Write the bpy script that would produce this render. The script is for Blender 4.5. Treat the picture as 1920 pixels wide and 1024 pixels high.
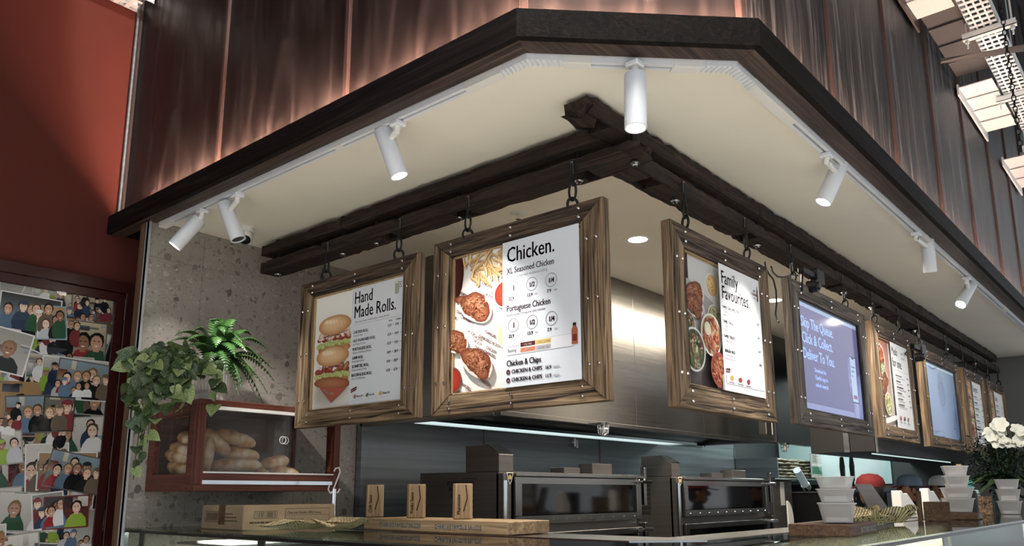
import bpy, bmesh, math, random
from mathutils import Vector, Matrix
import numpy as np
R = math.radians
for o in list(bpy.data.objects): bpy.data.objects.remove(o)
sc = bpy.context.scene
COL = sc.collection
# ---------------------------------------------------------------- camera (X runs along the right face of the kiosk, Y along its left face)
FPX, PX, PY = 1496.0, 960.0, 625.0
ROT = np.array([[0.651, 0.148, 0.745], [-0.759, 0.131, 0.637], [-0.003, -0.980, 0.197]])
_A = np.array([-1783.0, 307.0, FPX]); _B = np.array([1307.0, 297.0, FPX])
_A /= np.linalg.norm(_A); _B /= np.linalg.norm(_B)
_Z = np.cross(_B, _A); _Z /= np.linalg.norm(_Z)
_m = _A + _B; _m /= np.linalg.norm(_m); _n = np.cross(_m, _Z); _n /= np.linalg.norm(_n)
if _n @ _B < 0: _n = -_n
ROT = np.array([(_m + _n) / 2 ** .5, (_m - _n) / 2 ** .5, _Z])     # rows: world axes in camera coordinates (x right, y down, z forward)
CAM = np.array([0, 0, 1.6])
cd = bpy.data.cameras.new('camera'); cam = bpy.data.objects.new('camera', cd); COL.objects.link(cam)
cd.sensor_width = 36; cd.lens = FPX / 1920 * 36; cd.shift_y = (PY - 512) / 1920; cd.clip_start = .02; cd.clip_end = 100
mw = Matrix.Identity(4)
for i in range(3):
    mw[i][0] = ROT[i][0]; mw[i][1] = -ROT[i][1]; mw[i][2] = -ROT[i][2]; mw[i][3] = CAM[i]
cam.matrix_world = mw
sc.camera = cam
def ray(u, v): return ROT @ np.array([u - PX, v - PY, FPX])
def gx(u, v, x): d = ray(u, v); return Vector(CAM + d * x / d[0])
def gy(u, v, y): d = ray(u, v); return Vector(CAM + d * y / d[1])
def gz(u, v, z): d = ray(u, v); return Vector(CAM + d * (z - CAM[2]) / d[2])
# ---------------------------------------------------------------- world, lights, exposure
w = bpy.data.worlds.new('world'); sc.world = w; w.use_nodes = True
bg = w.node_tree.nodes['Background']; bg.inputs[0].default_value = (.90, .95, 1, 1); bg.inputs[1].default_value = .56
sc.view_settings.view_transform = 'Standard'; sc.view_settings.look = 'None'; sc.view_settings.exposure = 0.75; sc.view_settings.gamma = 1
sc.view_settings.use_curve_mapping = False
def area(name, loc, rot, sx, sy, power, col=(1, 1, 1)):
    l = bpy.data.lights.new(name, 'AREA'); l.shape = 'RECTANGLE'; l.size = sx; l.size_y = sy; l.energy = power; l.color = col
    o = bpy.data.objects.new(name, l); o.location = loc; o.rotation_euler = rot; COL.objects.link(o); return o
def spot(name, loc, target, power, ang, blend=.4, col=(1, 1, 1), r=.02):
    l = bpy.data.lights.new(name, 'SPOT'); l.energy = power; l.spot_size = R(ang); l.spot_blend = blend; l.color = col; l.shadow_soft_size = r
    o = bpy.data.objects.new(name, l); o.location = loc
    o.rotation_euler = (Vector(target) - Vector(loc)).to_track_quat('-Z', 'Y').to_euler(); COL.objects.link(o); return o
area('counter_light_left', (1.95, 2.4, 1.43), (0, 0, 0), .06, 2.3, 7, (1, .93, .80))
area('counter_light_right', (3.8, 1.1, 1.43), (0, 0, 0), 2.8, .06, 9, (1, .93, .80))
area('kitchen_fill', (4.6, 2.0, 2.88), (0, 0, 0), 3.0, .35, 48, (1, .88, .72))  # added fill with no fixture; lifts the kitchen and bounces off the benches
area('kitchen_fill_far', (7.9, 2.9, 2.6), (0, 0, 0), 1.4, .8, 26, (.85, 1, .98))  # added fill with no fixture, brightens the teal tiles and steam
area('hood_light', (4.6, 3.10, 2.012), (0, 0, 0), 3.1, .26, 2.4, (.85, 1, .97))  # added fill under the hood; its glowing face passes for the pale gutter band
area('hall_fill', (-1.0, -1.5, 5.6), (0, 0, 0), 5, 5, 50, (1, .95, .90))  # unseen overhead fill, added so floor bounce reaches the soffit
area('floor_bounce_fill', (0.2, 0.0, 5.6), (0, 0, 0), 3.4, 3.4, 155, (1, .97, .92)).data.spread = R(62)  # added narrow fill aimed at the floor, its bounce brightens the soffit
spot('wall_wash', (1.45, 1.0, 5.0), (2.83, 4.06, 4.08), 170, 53, .10, (1, .93, .86), .04)
spot('tray_light', (5.2, .25, 3.3), (5.6, .75, 4.4), 11, 120, .6, (.95, 1, 1), .1)

# ---------------------------------------------------------------- materials
def lin(c):
    return tuple((x / 12.92 if x <= .04045 else ((x + .055) / 1.055) ** 2.4) for x in c)
def dsat(h, k=.80):
    c = rgb(h); g = .3 * c[0] + .59 * c[1] + .11 * c[2]; return tuple(g + (x - g) * k for x in c)
def rgb(h): return tuple(int(h[i:i + 2], 16) / 255 for i in (0, 2, 4))
MATS = {}
def base(name, col, rough=.5, metal=0, spec=.5):
    m = bpy.data.materials.new(name); m.use_nodes = True; n = m.node_tree.nodes; p = n['Principled BSDF']
    p.inputs['Base Color'].default_value = (*lin(rgb(col)), 1); p.inputs['Roughness'].default_value = rough
    p.inputs['Metallic'].default_value = metal; p.inputs['Specular IOR Level'].default_value = spec
    MATS[name] = m; return m
def noisy(name, stops, scale=(1, 1, 1), nscale=5, rough=.5, metal=0, bump=0, detail=6, dist=0, rrange=None, kind='noise', spec=.5):
    m = base(name, stops[0][1], rough, metal, spec); nt = m.node_tree; n = nt.nodes; p = n['Principled BSDF']
    tc = n.new('ShaderNodeTexCoord'); mp = n.new('ShaderNodeMapping'); mp.inputs['Scale'].default_value = scale
    nt.links.new(tc.outputs['Object'], mp.inputs[0])
    if kind == 'noise':
        t = n.new('ShaderNodeTexNoise'); t.inputs['Detail'].default_value = detail; t.inputs['Distortion'].default_value = dist; out = t.outputs[0]
    else:
        t = n.new('ShaderNodeTexVoronoi'); out = t.outputs['Color']
    t.inputs['Scale'].default_value = nscale; nt.links.new(mp.outputs[0], t.inputs['Vector'])
    cr = n.new('ShaderNodeValToRGB'); nt.links.new(out, cr.inputs[0])
    el = cr.color_ramp.elements
    while len(el) < len(stops): el.new(.5)
    for e, (pos, c) in zip(el, stops): e.position = pos; e.color = (*lin(rgb(c)), 1)
    nt.links.new(cr.outputs[0], p.inputs['Base Color'])
    if rrange:
        mr = n.new('ShaderNodeMapRange'); mr.inputs[3].default_value = rrange[0]; mr.inputs[4].default_value = rrange[1]
        mr.inputs[1].default_value = .3; mr.inputs[2].default_value = .7
        nt.links.new(out, mr.inputs[0]); nt.links.new(mr.outputs[0], p.inputs['Roughness'])
    if bump:
        b = n.new('ShaderNodeBump'); b.inputs['Strength'].default_value = bump; b.inputs['Distance'].default_value = .01
        nt.links.new(out, b.inputs['Height']); nt.links.new(b.outputs[0], p.inputs['Normal'])
    return m
def emit(name, col, s):
    m = bpy.data.materials.new(name); m.use_nodes = True; nt = m.node_tree; nt.nodes.clear()
    e = nt.nodes.new('ShaderNodeEmission'); e.inputs[0].default_value = (*lin(rgb(col)), 1); e.inputs[1].default_value = s
    o = nt.nodes.new('ShaderNodeOutputMaterial'); nt.links.new(e.outputs[0], o.inputs[0]); MATS[name] = m; return m
def woods(name, stops, nscale=6, rough=.7, bump=.5, stretch=14, spec=.3):
    for ax, s in (('x', (1, stretch, stretch)), ('y', (stretch, 1, stretch)), ('z', (stretch, stretch, 1))):
        noisy(name + '_' + ax, stops, tuple(v * .5 * (1 if v == 1 else 1.7) for v in s), nscale, rough, 0, bump, 8, 1.2, spec=spec)
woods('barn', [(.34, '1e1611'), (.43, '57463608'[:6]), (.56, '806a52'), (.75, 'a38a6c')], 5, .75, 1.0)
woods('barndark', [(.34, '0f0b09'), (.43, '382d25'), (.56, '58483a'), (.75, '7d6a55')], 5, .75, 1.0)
woods('barnlight', [(.2, '7a6042'), (.5, 'a98d68'), (.8, 'c7ad88')], 5, .7, .3)
woods('greybarn', [(.34, '2a2521'), (.44, '5a514a'), (.58, '766b61'), (.78, '958a7d')], 5, .75, 1.0)
woods('darkbeam', [(.25, '0a0706'), (.45, '221915'), (.6, '352822'), (.8, '4f3f36')], 5, .8, 1.0, 10)
woods('fascia', [(.3, '0b0909'), (.55, '181312'), (.8, '2b221e')], 4, .65, .1, 18, .08)
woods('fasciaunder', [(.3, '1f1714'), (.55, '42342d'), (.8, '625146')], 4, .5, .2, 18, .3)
woods('cherry', [(.3, '3a1d16'), (.55, '5a3026'), (.8, '744334')], 4, .35, .1)
woods('block', [(.25, '6b5440'), (.5, 'a08666'), (.8, 'c4a984')], 5, .7, .3)
woods('walnut', [(.25, '3b2a20'), (.5, '5c4433'), (.8, '7a5d47')], 5, .6, .3)
noisy('soffit', [(.3, 'e2dccf'), (.7, 'eae4d6')], (1, 1, 1), 2, .75)
noisy('burgundy', [(.3, '4c211a'), (.7, '54251d')], (1, 1, 1), 1.2, .75, spec=.2)
base('burgundy_gloss', '33130f', .3)
def clad(name, s):
    noisy(name, [(.25, '100c0c'), (.5, '191414'), (.68, '282120'), (.85, '443c38')], s, 2.6, .42, .1, .1, 7, 2.0, (.35, .6), spec=.35)
clad('cladding', (2.6, 2.6, .42))
noisy('cladding_grain', [(.36, '100e0d'), (.48, '232122'), (.56, '323031'), (.70, '64625f')], (9, 9, .4), 3.2, .5, .1, .15, 8, 1.5, (.4, .65), spec=.35)
base('copper', '362825', .5, .1)
# terrazzo: warm grey matrix with chips of two sizes
def terrazzo(name):
    m = base(name, '8e8881', .45); nt = m.node_tree; n = nt.nodes; p = n['Principled BSDF']
    tc = n.new('ShaderNodeTexCoord'); ns = n.new('ShaderNodeTexNoise'); ns.inputs['Scale'].default_value = 6
    nt.links.new(tc.outputs['Object'], ns.inputs['Vector'])
    base_r = n.new('ShaderNodeValToRGB'); base_r.color_ramp.elements[0].color = (*lin(rgb('857e77')), 1); base_r.color_ramp.elements[1].color = (*lin(rgb('9a938b')), 1)
    nt.links.new(ns.outputs[0], base_r.inputs[0]); cur = base_r.outputs[0]
    for sc_, thr, cols in ((26, .34, ('6b645e', 'a39c95')), (60, .36, ('746c66', 'aaa39b')), (11, .20, ('5c5450', '968b84'))):
        wn = n.new('ShaderNodeTexNoise'); wn.inputs['Scale'].default_value = sc_ * .9
        nt.links.new(tc.outputs['Object'], wn.inputs['Vector'])
        mixv = n.new('ShaderNodeMix'); mixv.data_type = 'VECTOR'; mixv.inputs[0].default_value = .05
        nt.links.new(tc.outputs['Object'], mixv.inputs[4]); nt.links.new(wn.outputs['Color'], mixv.inputs[5])
        v = n.new('ShaderNodeTexVoronoi'); v.inputs['Scale'].default_value = sc_; nt.links.new(mixv.outputs[1], v.inputs['Vector'])
        lt = n.new('ShaderNodeMath'); lt.operation = 'LESS_THAN'; lt.inputs[1].default_value = thr; nt.links.new(v.outputs['Distance'], lt.inputs[0])
        sep = n.new('ShaderNodeSeparateColor'); nt.links.new(v.outputs['Color'], sep.inputs[0])
        g2 = n.new('ShaderNodeMath'); g2.operation = 'GREATER_THAN'; g2.inputs[1].default_value = .25; nt.links.new(sep.outputs[1], g2.inputs[0])
        mu = n.new('ShaderNodeMath'); mu.operation = 'MULTIPLY'; nt.links.new(lt.outputs[0], mu.inputs[0]); nt.links.new(g2.outputs[0], mu.inputs[1])
        cr = n.new('ShaderNodeValToRGB'); cr.color_ramp.elements[0].color = (*lin(rgb(cols[0])), 1); cr.color_ramp.elements[1].color = (*lin(rgb(cols[1])), 1)
        cr.color_ramp.elements[0].position = .3; nt.links.new(sep.outputs[0], cr.inputs[0])
        mx = n.new('ShaderNodeMix'); mx.data_type = 'RGBA'; nt.links.new(mu.outputs[0], mx.inputs[0]); nt.links.new(cur, mx.inputs[6]); nt.links.new(cr.outputs[0], mx.inputs[7]); cur = mx.outputs[2]
    nt.links.new(cur, p.inputs['Base Color'])
terrazzo('terrazzo')
noisy('steel', [(.3, '84827e'), (.7, '8c8a86')], (1, 1, 30), 3, .24, 1, 0, 4, 0, (.23, .26))
noisy('steel_dark', [(.3, '6e7173'), (.7, '85888c')], (.6, .6, 22), 2, .34, .75, 0, 4, 0, (.30, .38))
base('steel_shine', 'c9cdd0', .15, 1)
base('alu', 'b4b8bc', .4, .4)
base('chrome', 'e8e8e8', .12, 1)
noisy('oven', [(.3, '67635f'), (.7, '74706c')], (.6, .6, 25), 2, .36, .7, 0, 4)
base('galv', 'cfd2d2', .45, .35)
base('galv_bright', 'd0d4d4', .5, .1)
base('black', '0b0b0c', .4)
base('iron', '121113', .45, .4)
base('black_gloss', '050506', .06)
base('white_paint', 'd9dbe0', .4)
base('white', 'dcdad6', .5)
base('cream', 'cfc8b4', .6)
base('grey', '6a6a6a', .6)
base('floor_pale', 'c4c0b8', .5)
base('grout', '9b958d', .8)
base('charcoal', '19191a', .6)
base('darkgrey', '2b2c2e', .6)
base('dark_ceiling', '1d1918', .8)
noisy('cardboard', [(.3, '8d7960'), (.7, 'a08a6e')], (1, 1, 1), 8, .8)
base('brownink', '3b2c20', .8)
base('redplastic', '8e1c1c', .5)
base('teal', '9db4b4', .4, .1)
base('tealtape', '2f8f92', .5)
base('skin', 'a9775c', .55)
base('cloth_black', '15161a', .85)
base('cloth_white', 'c9ccd0', .85)
base('cap_red', '701a1e', .8)
base('cap_blue', '6f8296', .8)
base('hair', '1a1310', .6)
noisy('bread', [(.34, '94653a'), (.45, 'bd8e5c'), (.55, 'd9b88c'), (.68, 'f0e4d0')], (1, 1, 1), 13, .6, 0, .2)
noisy('potplastic', [(.3, 'e2ded6'), (.7, 'eae6de')], (1, 1, 1), 3, .5)
noisy('leafmat', [(.3, '1c2d1c'), (.5, '34482c'), (.62, '56693f'), (.8, 'a9b184')], (1, 1, 1), 14, .38, spec=.5)
noisy('leaflight', [(.3, '42592f'), (.5, '74875084'[:6]), (.7, 'b3bb8c')], (1, 1, 1), 16, .4)
noisy('fern', [(.3, '1f3a1a'), (.6, '436a33'), (.8, '739a56')], (1, 1, 1), 9, .4)
base('stem', '3c4a22', .6)
noisy('foliage', [(.3, '131f16'), (.6, '26382a'), (.8, '3c4f3c')], (1, 1, 1), 9, .6)
base('petal', 'd8d6c8', .6)
noisy('sack', [(.3, '5d5748'), (.7, '857d68')], (1, 1, 1), 10, .9)
base('basket_paper', 'c2b08a', .8)
base('smoked', '141416', .12)
emit('led_cove', 'ffd0b6', 340)
emit('led_cove_dim', 'ffd0b6', 120)
emit('lamp_face', 'fff6ea', 14)
emit('downlight_face', 'fff0dc', 9)
emit('led_strip', 'd8f4f0', .55)
def glassy(name, tint, rough=.02, f0=1.45, diff=0, dcol='ffffff'):
    m = bpy.data.materials.new(name); m.use_nodes = True; nt = m.node_tree; n = nt.nodes; n.clear()
    tr = n.new('ShaderNodeBsdfTransparent'); tr.inputs[0].default_value = (*lin(rgb(tint)), 1)
    gl = n.new('ShaderNodeBsdfGlossy'); gl.inputs['Roughness'].default_value = rough
    fr = n.new('ShaderNodeFresnel'); fr.inputs[0].default_value = f0
    mx = n.new('ShaderNodeMixShader'); ge = n.new('ShaderNodeNewGeometry'); iv = n.new('ShaderNodeMath'); iv.operation = 'SUBTRACT'; iv.inputs[0].default_value = 1
    nt.links.new(ge.outputs['Backfacing'], iv.inputs[1]); ml = n.new('ShaderNodeMath'); ml.operation = 'MULTIPLY'; nt.links.new(fr.outputs[0], ml.inputs[0]); nt.links.new(iv.outputs[0], ml.inputs[1]); nt.links.new(ml.outputs[0], mx.inputs[0])
    src = tr.outputs[0]
    if diff:
        df = n.new('ShaderNodeBsdfDiffuse'); df.inputs[0].default_value = (*lin(rgb(dcol)), 1); m2 = n.new('ShaderNodeMixShader'); m2.inputs[0].default_value = diff
        tl = n.new('ShaderNodeBsdfTranslucent'); tl.inputs[0].default_value = df.inputs[0].default_value; m3 = n.new('ShaderNodeMixShader'); nt.links.new(df.outputs[0], m3.inputs[1]); nt.links.new(tl.outputs[0], m3.inputs[2])
        nt.links.new(src, m2.inputs[1]); nt.links.new(m3.outputs[0], m2.inputs[2]); src = m2.outputs[0]
    nt.links.new(src, mx.inputs[1]); nt.links.new(gl.outputs[0], mx.inputs[2])
    o = n.new('ShaderNodeOutputMaterial'); nt.links.new(mx.outputs[0], o.inputs[0]); MATS[name] = m; return m
glassy('glass_top', 'b4bcb8', .015, 1.5)
glassy('glass_clear', 'e6ecea', .02, 1.12)
glassy('acrylic', 'f4f4f4', .03, 1.25, .02)
glassy('doorglass', 'f4f4f4', .02, 1.35)
glassy('tub', 'f0f0f2', .15, 1.3, .5, 'f4f2f0')
def printmat(name, rough=.45, em=0):
    m = base(name, 'ffffff', rough, 0, .5 if em else .15); nt = m.node_tree; n = nt.nodes; p = n['Principled BSDF']
    a = n.new('ShaderNodeAttribute'); a.attribute_name = 'Col'; nt.links.new(a.outputs['Color'], p.inputs['Base Color'])
    if em:
        nt.links.new(a.outputs['Color'], p.inputs['Emission Color']); p.inputs['Emission Strength'].default_value = em
    return m
printmat('print', .5); printmat('print_gloss', .25); printmat('screen', .12, .40)

# ---------------------------------------------------------------- mesh helpers
class MB:
    def __init__(s): s.v = []; s.f = []
    def add(s, vs, fs):
        b = len(s.v); s.v += [tuple(p) for p in vs]; s.f += [tuple(i + b for i in f) for f in fs]; return s
    def box(s, x0, x1, y0, y1, z0, z1):
        return s.hexa([(x0, y0, z0), (x1, y0, z0), (x1, y1, z0), (x0, y1, z0), (x0, y0, z1), (x1, y0, z1), (x1, y1, z1), (x0, y1, z1)])
    def hexa(s, p): return s.add(p, [(3, 2, 1, 0), (4, 5, 6, 7), (0, 1, 5, 4), (1, 2, 6, 5), (2, 3, 7, 6), (3, 0, 4, 7)])
    def prism(s, poly, z0, z1):
        n = len(poly)
        return s.add([(x, y, z0) for x, y in poly] + [(x, y, z1) for x, y in poly],
                     [tuple(range(n))[::-1], tuple(range(n, 2 * n))] + [(i, (i + 1) % n, n + (i + 1) % n, n + i) for i in range(n)])
    def extr(s, pts, axis, a0, a1):          # polygon in the two other axes swept along axis
        n = len(pts)
        def mk(p, a): q = list(p); q.insert(axis, a); return tuple(q)
        return s.add([mk(p, a0) for p in pts] + [mk(p, a1) for p in pts],
                     [tuple(range(n))[::-1], tuple(range(n, 2 * n))] + [(i, (i + 1) % n, n + (i + 1) % n, n + i) for i in range(n)])
    def tube(s, pts, r, n=8, closed=False):
        pts = [Vector(p) for p in pts]; m = len(pts); rs = r if isinstance(r, (list, tuple)) else [r] * m
        rings = []; up = None
        for i, p in enumerate(pts):
            if closed: t = pts[(i + 1) % m] - pts[i - 1]
            else: t = pts[min(i + 1, m - 1)] - pts[max(i - 1, 0)]
            t.normalize()
            if up is None: up = Vector((0, 0, 1)) if abs(t.z) < .9 else Vector((1, 0, 0))
            a = t.cross(up); a.normalize(); b = a.cross(t); b.normalize(); up = b
            rings.append([p + (a * math.cos(2 * math.pi * k / n) + b * math.sin(2 * math.pi * k / n)) * rs[i] for k in range(n)])
        vs = [q for rg in rings for q in rg]; fs = []
        for i in range(m if closed else m - 1):
            j = (i + 1) % m
            for k in range(n): fs.append((i * n + k, i * n + (k + 1) % n, j * n + (k + 1) % n, j * n + k))
        if not closed: fs += [tuple(range(n))[::-1], tuple(range((m - 1) * n, m * n))]
        return s.add(vs, fs)
    def cyl(s, p0, p1, r0, r1=None, n=16): return s.tube([p0, p1], [r0, r0 if r1 is None else r1], n)
    def lathe(s, prof, c=(0, 0, 0), n=24, M=None):
        vs = []; fs = []; m = len(prof)
        for k in range(n):
            a = 2 * math.pi * k / n
            for r, z in prof:
                p = Vector((r * math.cos(a), r * math.sin(a), z))
                if M is not None: p = M @ p
                vs.append((p.x + c[0], p.y + c[1], p.z + c[2]))
        for k in range(n):
            for i in range(m - 1): fs.append((k * m + i, ((k + 1) % n) * m + i, ((k + 1) % n) * m + i + 1, k * m + i + 1))
        return s.add(vs, fs)
    def ball(s, c, r, n=12, M=None):
        rr = r if isinstance(r, (tuple, list)) else (r, r, r); vs = []; fs = []; m = n // 2
        for i in range(m + 1):
            t = math.pi * i / m
            for k in range(n):
                a = 2 * math.pi * k / n; p = Vector((rr[0] * math.sin(t) * math.cos(a), rr[1] * math.sin(t) * math.sin(a), rr[2] * math.cos(t)))
                if M is not None: p = M @ p
                vs.append((p.x + c[0], p.y + c[1], p.z + c[2]))
        for i in range(m):
            for k in range(n): fs.append((i * n + k, (i + 1) * n + k, (i + 1) * n + (k + 1) % n, i * n + (k + 1) % n))
        return s.add(vs, fs)
    def mesh(s, name, smooth=False, bevel=0):
        me = bpy.data.meshes.new(name); me.from_pydata(s.v, [], s.f)
        bm = bmesh.new(); bm.from_mesh(me)
        bmesh.ops.remove_doubles(bm, verts=bm.verts, dist=1e-5)
        bmesh.ops.recalc_face_normals(bm, faces=bm.faces)
        if bevel: bmesh.ops.bevel(bm, geom=[e for e in bm.edges if e.calc_face_angle(0) > .5], offset=bevel, segments=1, affect='EDGES', clamp_overlap=True)
        bm.to_mesh(me); bm.free()
        if smooth:
            for p in me.polygons: p.use_smooth = True
            try: me.set_sharp_from_angle(angle=R(40))
            except Exception: pass
        return me
    def build(s, name, mat, parent=None, smooth=False, bevel=0, loc=None, rot=None):
        me = s.mesh(name, smooth, bevel); return mkobj(name, me, mat, parent, loc, rot)
def mkobj(name, me, mat, parent=None, loc=None, rot=None):
    if mat and not me.materials: me.materials.append(MATS[mat])
    o = bpy.data.objects.new(name, me); COL.objects.link(o)
    if parent is not None: o.parent = parent
    if loc is not None: o.location = loc
    if rot is not None: o.rotation_euler = rot
    return o
def tag(o, label, cat, group=None, kind=None):
    if label: o['label'] = label
    if cat: o['category'] = cat
    if group: o['group'] = group
    if kind: o['kind'] = kind
    return o
def thing(name, label, cat, loc=(0, 0, 0), rz=0, group=None):
    o = bpy.data.objects.new(name, None); COL.objects.link(o); o.location = loc; o.rotation_euler = (0, 0, rz); o.empty_display_size = .05
    return tag(o, label, cat, group)
def struct(o): o['kind'] = 'structure'; return o
def holder(name): o = bpy.data.objects.new(name, None); COL.objects.link(o); return struct(o)
def B(*a): return MB().box(*a)

TC = {}
def textmesh(s, size, xs=1.0, off=0, space=1.0):
    k = (s, size, xs, off, space)
    if k in TC: return TC[k]
    cu = bpy.data.curves.new('t', 'FONT'); cu.body = s; cu.size = size; cu.offset = off; cu.resolution_u = 2; cu.space_character = space; cu.fill_mode = 'FRONT'
    ob = bpy.data.objects.new('t', cu); me = ob.to_mesh()
    vs = [(v.co.x * xs, v.co.y) for v in me.vertices]; fs = [tuple(p.vertices) for p in me.polygons]
    ob.to_mesh_clear(); bpy.data.objects.remove(ob); bpy.data.curves.remove(cu)
    TC[k] = (vs, fs); return TC[k]
class Art:                                    # flat print: coloured shapes in the x-z plane, y = minus a hair per layer
    def __init__(s, clip=None, eps=.00005): s.v = []; s.f = []; s.c = []; s.l = 0; s.clip = clip; s.eps = eps
    def _p(s, x, z):
        if s.clip: x0, x1, z0, z1 = s.clip; x = min(max(x, x0), x1); z = min(max(z, z0), z1)
        return (x, -s.l * s.eps, z)
    def poly(s, pts, col):
        s.l += 1; b = len(s.v); c = (*lin(dsat(col)), 1)
        for x, z in pts: s.v.append(s._p(x, z)); s.c.append(c)
        s.f.append(tuple(range(b, b + len(pts)))); return s
    def rect(s, x0, x1, z0, z1, col, col2=None):
        s.l += 1; b = len(s.v); c = (*lin(dsat(col)), 1); c2 = (*lin(dsat(col2 or col)), 1)
        for (x, z), cc in zip(((x0, z0), (x1, z0), (x1, z1), (x0, z1)), (c, c, c2, c2)): s.v.append(s._p(x, z)); s.c.append(cc)
        s.f.append((b, b + 1, b + 2, b + 3)); return s
    def blob(s, cx, cz, rx, rz, cc, ce, rot=0, wob=0, seed=0, n=20, hx=0, hz=0):
        s.l += 1; rnd = random.Random(seed); b = len(s.v); C1 = (*lin(dsat(cc)), 1); C2 = (*lin(dsat(ce)), 1)
        ca, sa = math.cos(rot), math.sin(rot)
        ph = [rnd.uniform(0, 6.28) for _ in range(4)]
        def pt(f, k):
            a = 2 * math.pi * k / n; r = f * (1 + wob * (math.sin(2 * a + ph[0]) * .5 + math.sin(3 * a + ph[1]) * .35 + math.sin(5 * a + ph[2]) * .2 + math.sin(9 * a + ph[3]) * .1))
            x = rx * r * math.cos(a); z = rz * r * math.sin(a); return cx + x * ca - z * sa, cz + x * sa + z * ca
        s.v.append(s._p(cx + hx, cz + hz)); s.c.append(C1); mid = tuple(C1[i] * .6 + C2[i] * .4 for i in range(4))
        for k in range(n): x, z = pt(.6, k); s.v.append(s._p(x + hx * .4, z + hz * .4)); s.c.append(mid)
        for k in range(n): s.v.append(s._p(*pt(1, k))); s.c.append(C2)
        for k in range(n):
            k2 = (k + 1) % n
            s.f.append((b, b + 1 + k, b + 1 + k2)); s.f.append((b + 1 + k, b + 1 + n + k, b + 1 + n + k2, b + 1 + k2))
        return s
    def strip(s, x0, z0, x1, z1, w_, col, col2=None, bend=0):
        s.l += 1; d = Vector((x1 - x0, z1 - z0)); nrm = Vector((-d.y, d.x)).normalized(); b = len(s.v); N = 4
        for i in range(N + 1):
            t = i / N; c = Vector((x0, z0)) + d * t + nrm * (bend * 4 * t * (1 - t)); ww = w_ * (.8 if i in (0, N) else 1) / 2
            for sg, cc in ((1, col), (-1, col2 or col)):
                q = c + nrm * ww * sg; s.v.append(s._p(q.x, q.y)); s.c.append((*lin(dsat(cc)), 1))
        for i in range(N): s.f.append((b + 2 * i, b + 2 * i + 1, b + 2 * i + 3, b + 2 * i + 2))
        return s
    def text(s, t, x, z, size, col, xs=1.0, off=0, align='l', space=1.0, rot=0):
        s.l += 1; vs, fs = textmesh(t, size, xs, 0, space); c = (*lin(dsat(col)), 1)
        if not vs: return s
        wd = max(p[0] for p in vs); dx = {'l': 0, 'c': -wd / 2, 'r': -wd}[align]; ca, sa = math.cos(rot), math.sin(rot)
        for ox, oz in (((-off, 0), (off, 0), (0, off * .5), (0, -off * .3)) if off else ((0, 0),)):
            b = len(s.v)
            for p in vs:
                a, q = p[0] + dx + ox, p[1] + oz; s.v.append((x + a * ca - q * sa, -s.l * s.eps, z + a * sa + q * ca)); s.c.append(c)
            s.f += [tuple(i + b for i in f) for f in fs]
        return s
    def ring(s, cx, cz, r, w_, col, n=24):
        s.l += 1; b = len(s.v); c = (*lin(dsat(col)), 1)
        for k in range(n):
            a = 2 * math.pi * k / n
            for rr in (r, r - w_): s.v.append(s._p(cx + rr * math.cos(a), cz + rr * math.sin(a))); s.c.append(c)
        for k in range(n): k2 = (k + 1) % n; s.f.append((b + 2 * k, b + 2 * k2, b + 2 * k2 + 1, b + 2 * k + 1))
        return s
    def mesh(s, name):
        me = bpy.data.meshes.new(name); me.from_pydata(s.v, [], s.f)
        at = me.color_attributes.new('Col', 'FLOAT_COLOR', 'POINT'); at.data.foreach_set('color', [x for c in s.c for x in c]); return me
    def build(s, name, mat, parent, loc=None, rot=None): return mkobj(name, s.mesh(name), mat, parent, loc, rot)

# ================================================================ SETTING
S0 = 2.905                                     # soffit height
fl = struct(B(-6, 9.05, -6, 4.1, -.1, 0).build('floor', 'floor_pale'))
# burgundy wall behind the door, in one plane
MB().box(-5, 1.67, 4.06, 4.2, 0, 7).box(1.67, 3.0, 4.06, 4.2, 0, 2.95).build('wall_left', 'burgundy')['kind'] = 'structure'
# terrazzo nib wall: core + slabs
nib = struct(B(1.656, 2.945, 3.7125, 3.77, 0, S0).build('wall_terrazzo', 'grout'))
xs = [1.656, 1.936, 2.536, 2.945]; zs = [0, .324, .924, 1.524, 2.124, 2.724, S0]
for i in range(3):
    for j in range(6):
        B(xs[i] + (.0008 if i else 0), xs[i + 1] - .0008, 3.71, 3.72, zs[j] + .0008, zs[j + 1] - .0008).build('tile', 'terrazzo', nib)
MB().box(1.646, 1.658, 3.702, 3.722, 0, S0).box(1.646, 1.654, 3.70, 3.735, 0, S0).build('edge_trim', 'alu', nib)
B(1.646, 1.656, 3.735, 3.79, 0, S0).build('edge_board', 'walnut_z', nib)
# soffit and kitchen ceiling: two boards with a joint, downlight holes are hidden by the lamps
cl = holder('ceiling')
MB().prism([(1.62, 3.728), (1.62, 1.35), (2.11, .86), (9.1, .86), (9.1, 1.43), (2.24, 1.43), (2.24, 3.728)], S0, S0 + .02).build('ceiling_board', 'soffit', cl)
MB().prism([(2.24, 1.431), (9.1, 1.431), (9.1, 2.847), (2.24, 2.847)], S0, S0 + .02).build('ceiling_board', 'soffit', cl)
MB().prism([(2.24, 2.85), (9.1, 2.85), (9.1, 3.75), (2.24, 3.75)], S0, S0 + .02).build('ceiling_board', 'soffit', cl)
MB().prism([(1.70, 3.75), (1.70, 1.40), (2.15, .95), (9.1, .95), (9.1, 3.75)], S0 + .02, S0 + .03).build('backing', 'black', cl)
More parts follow.
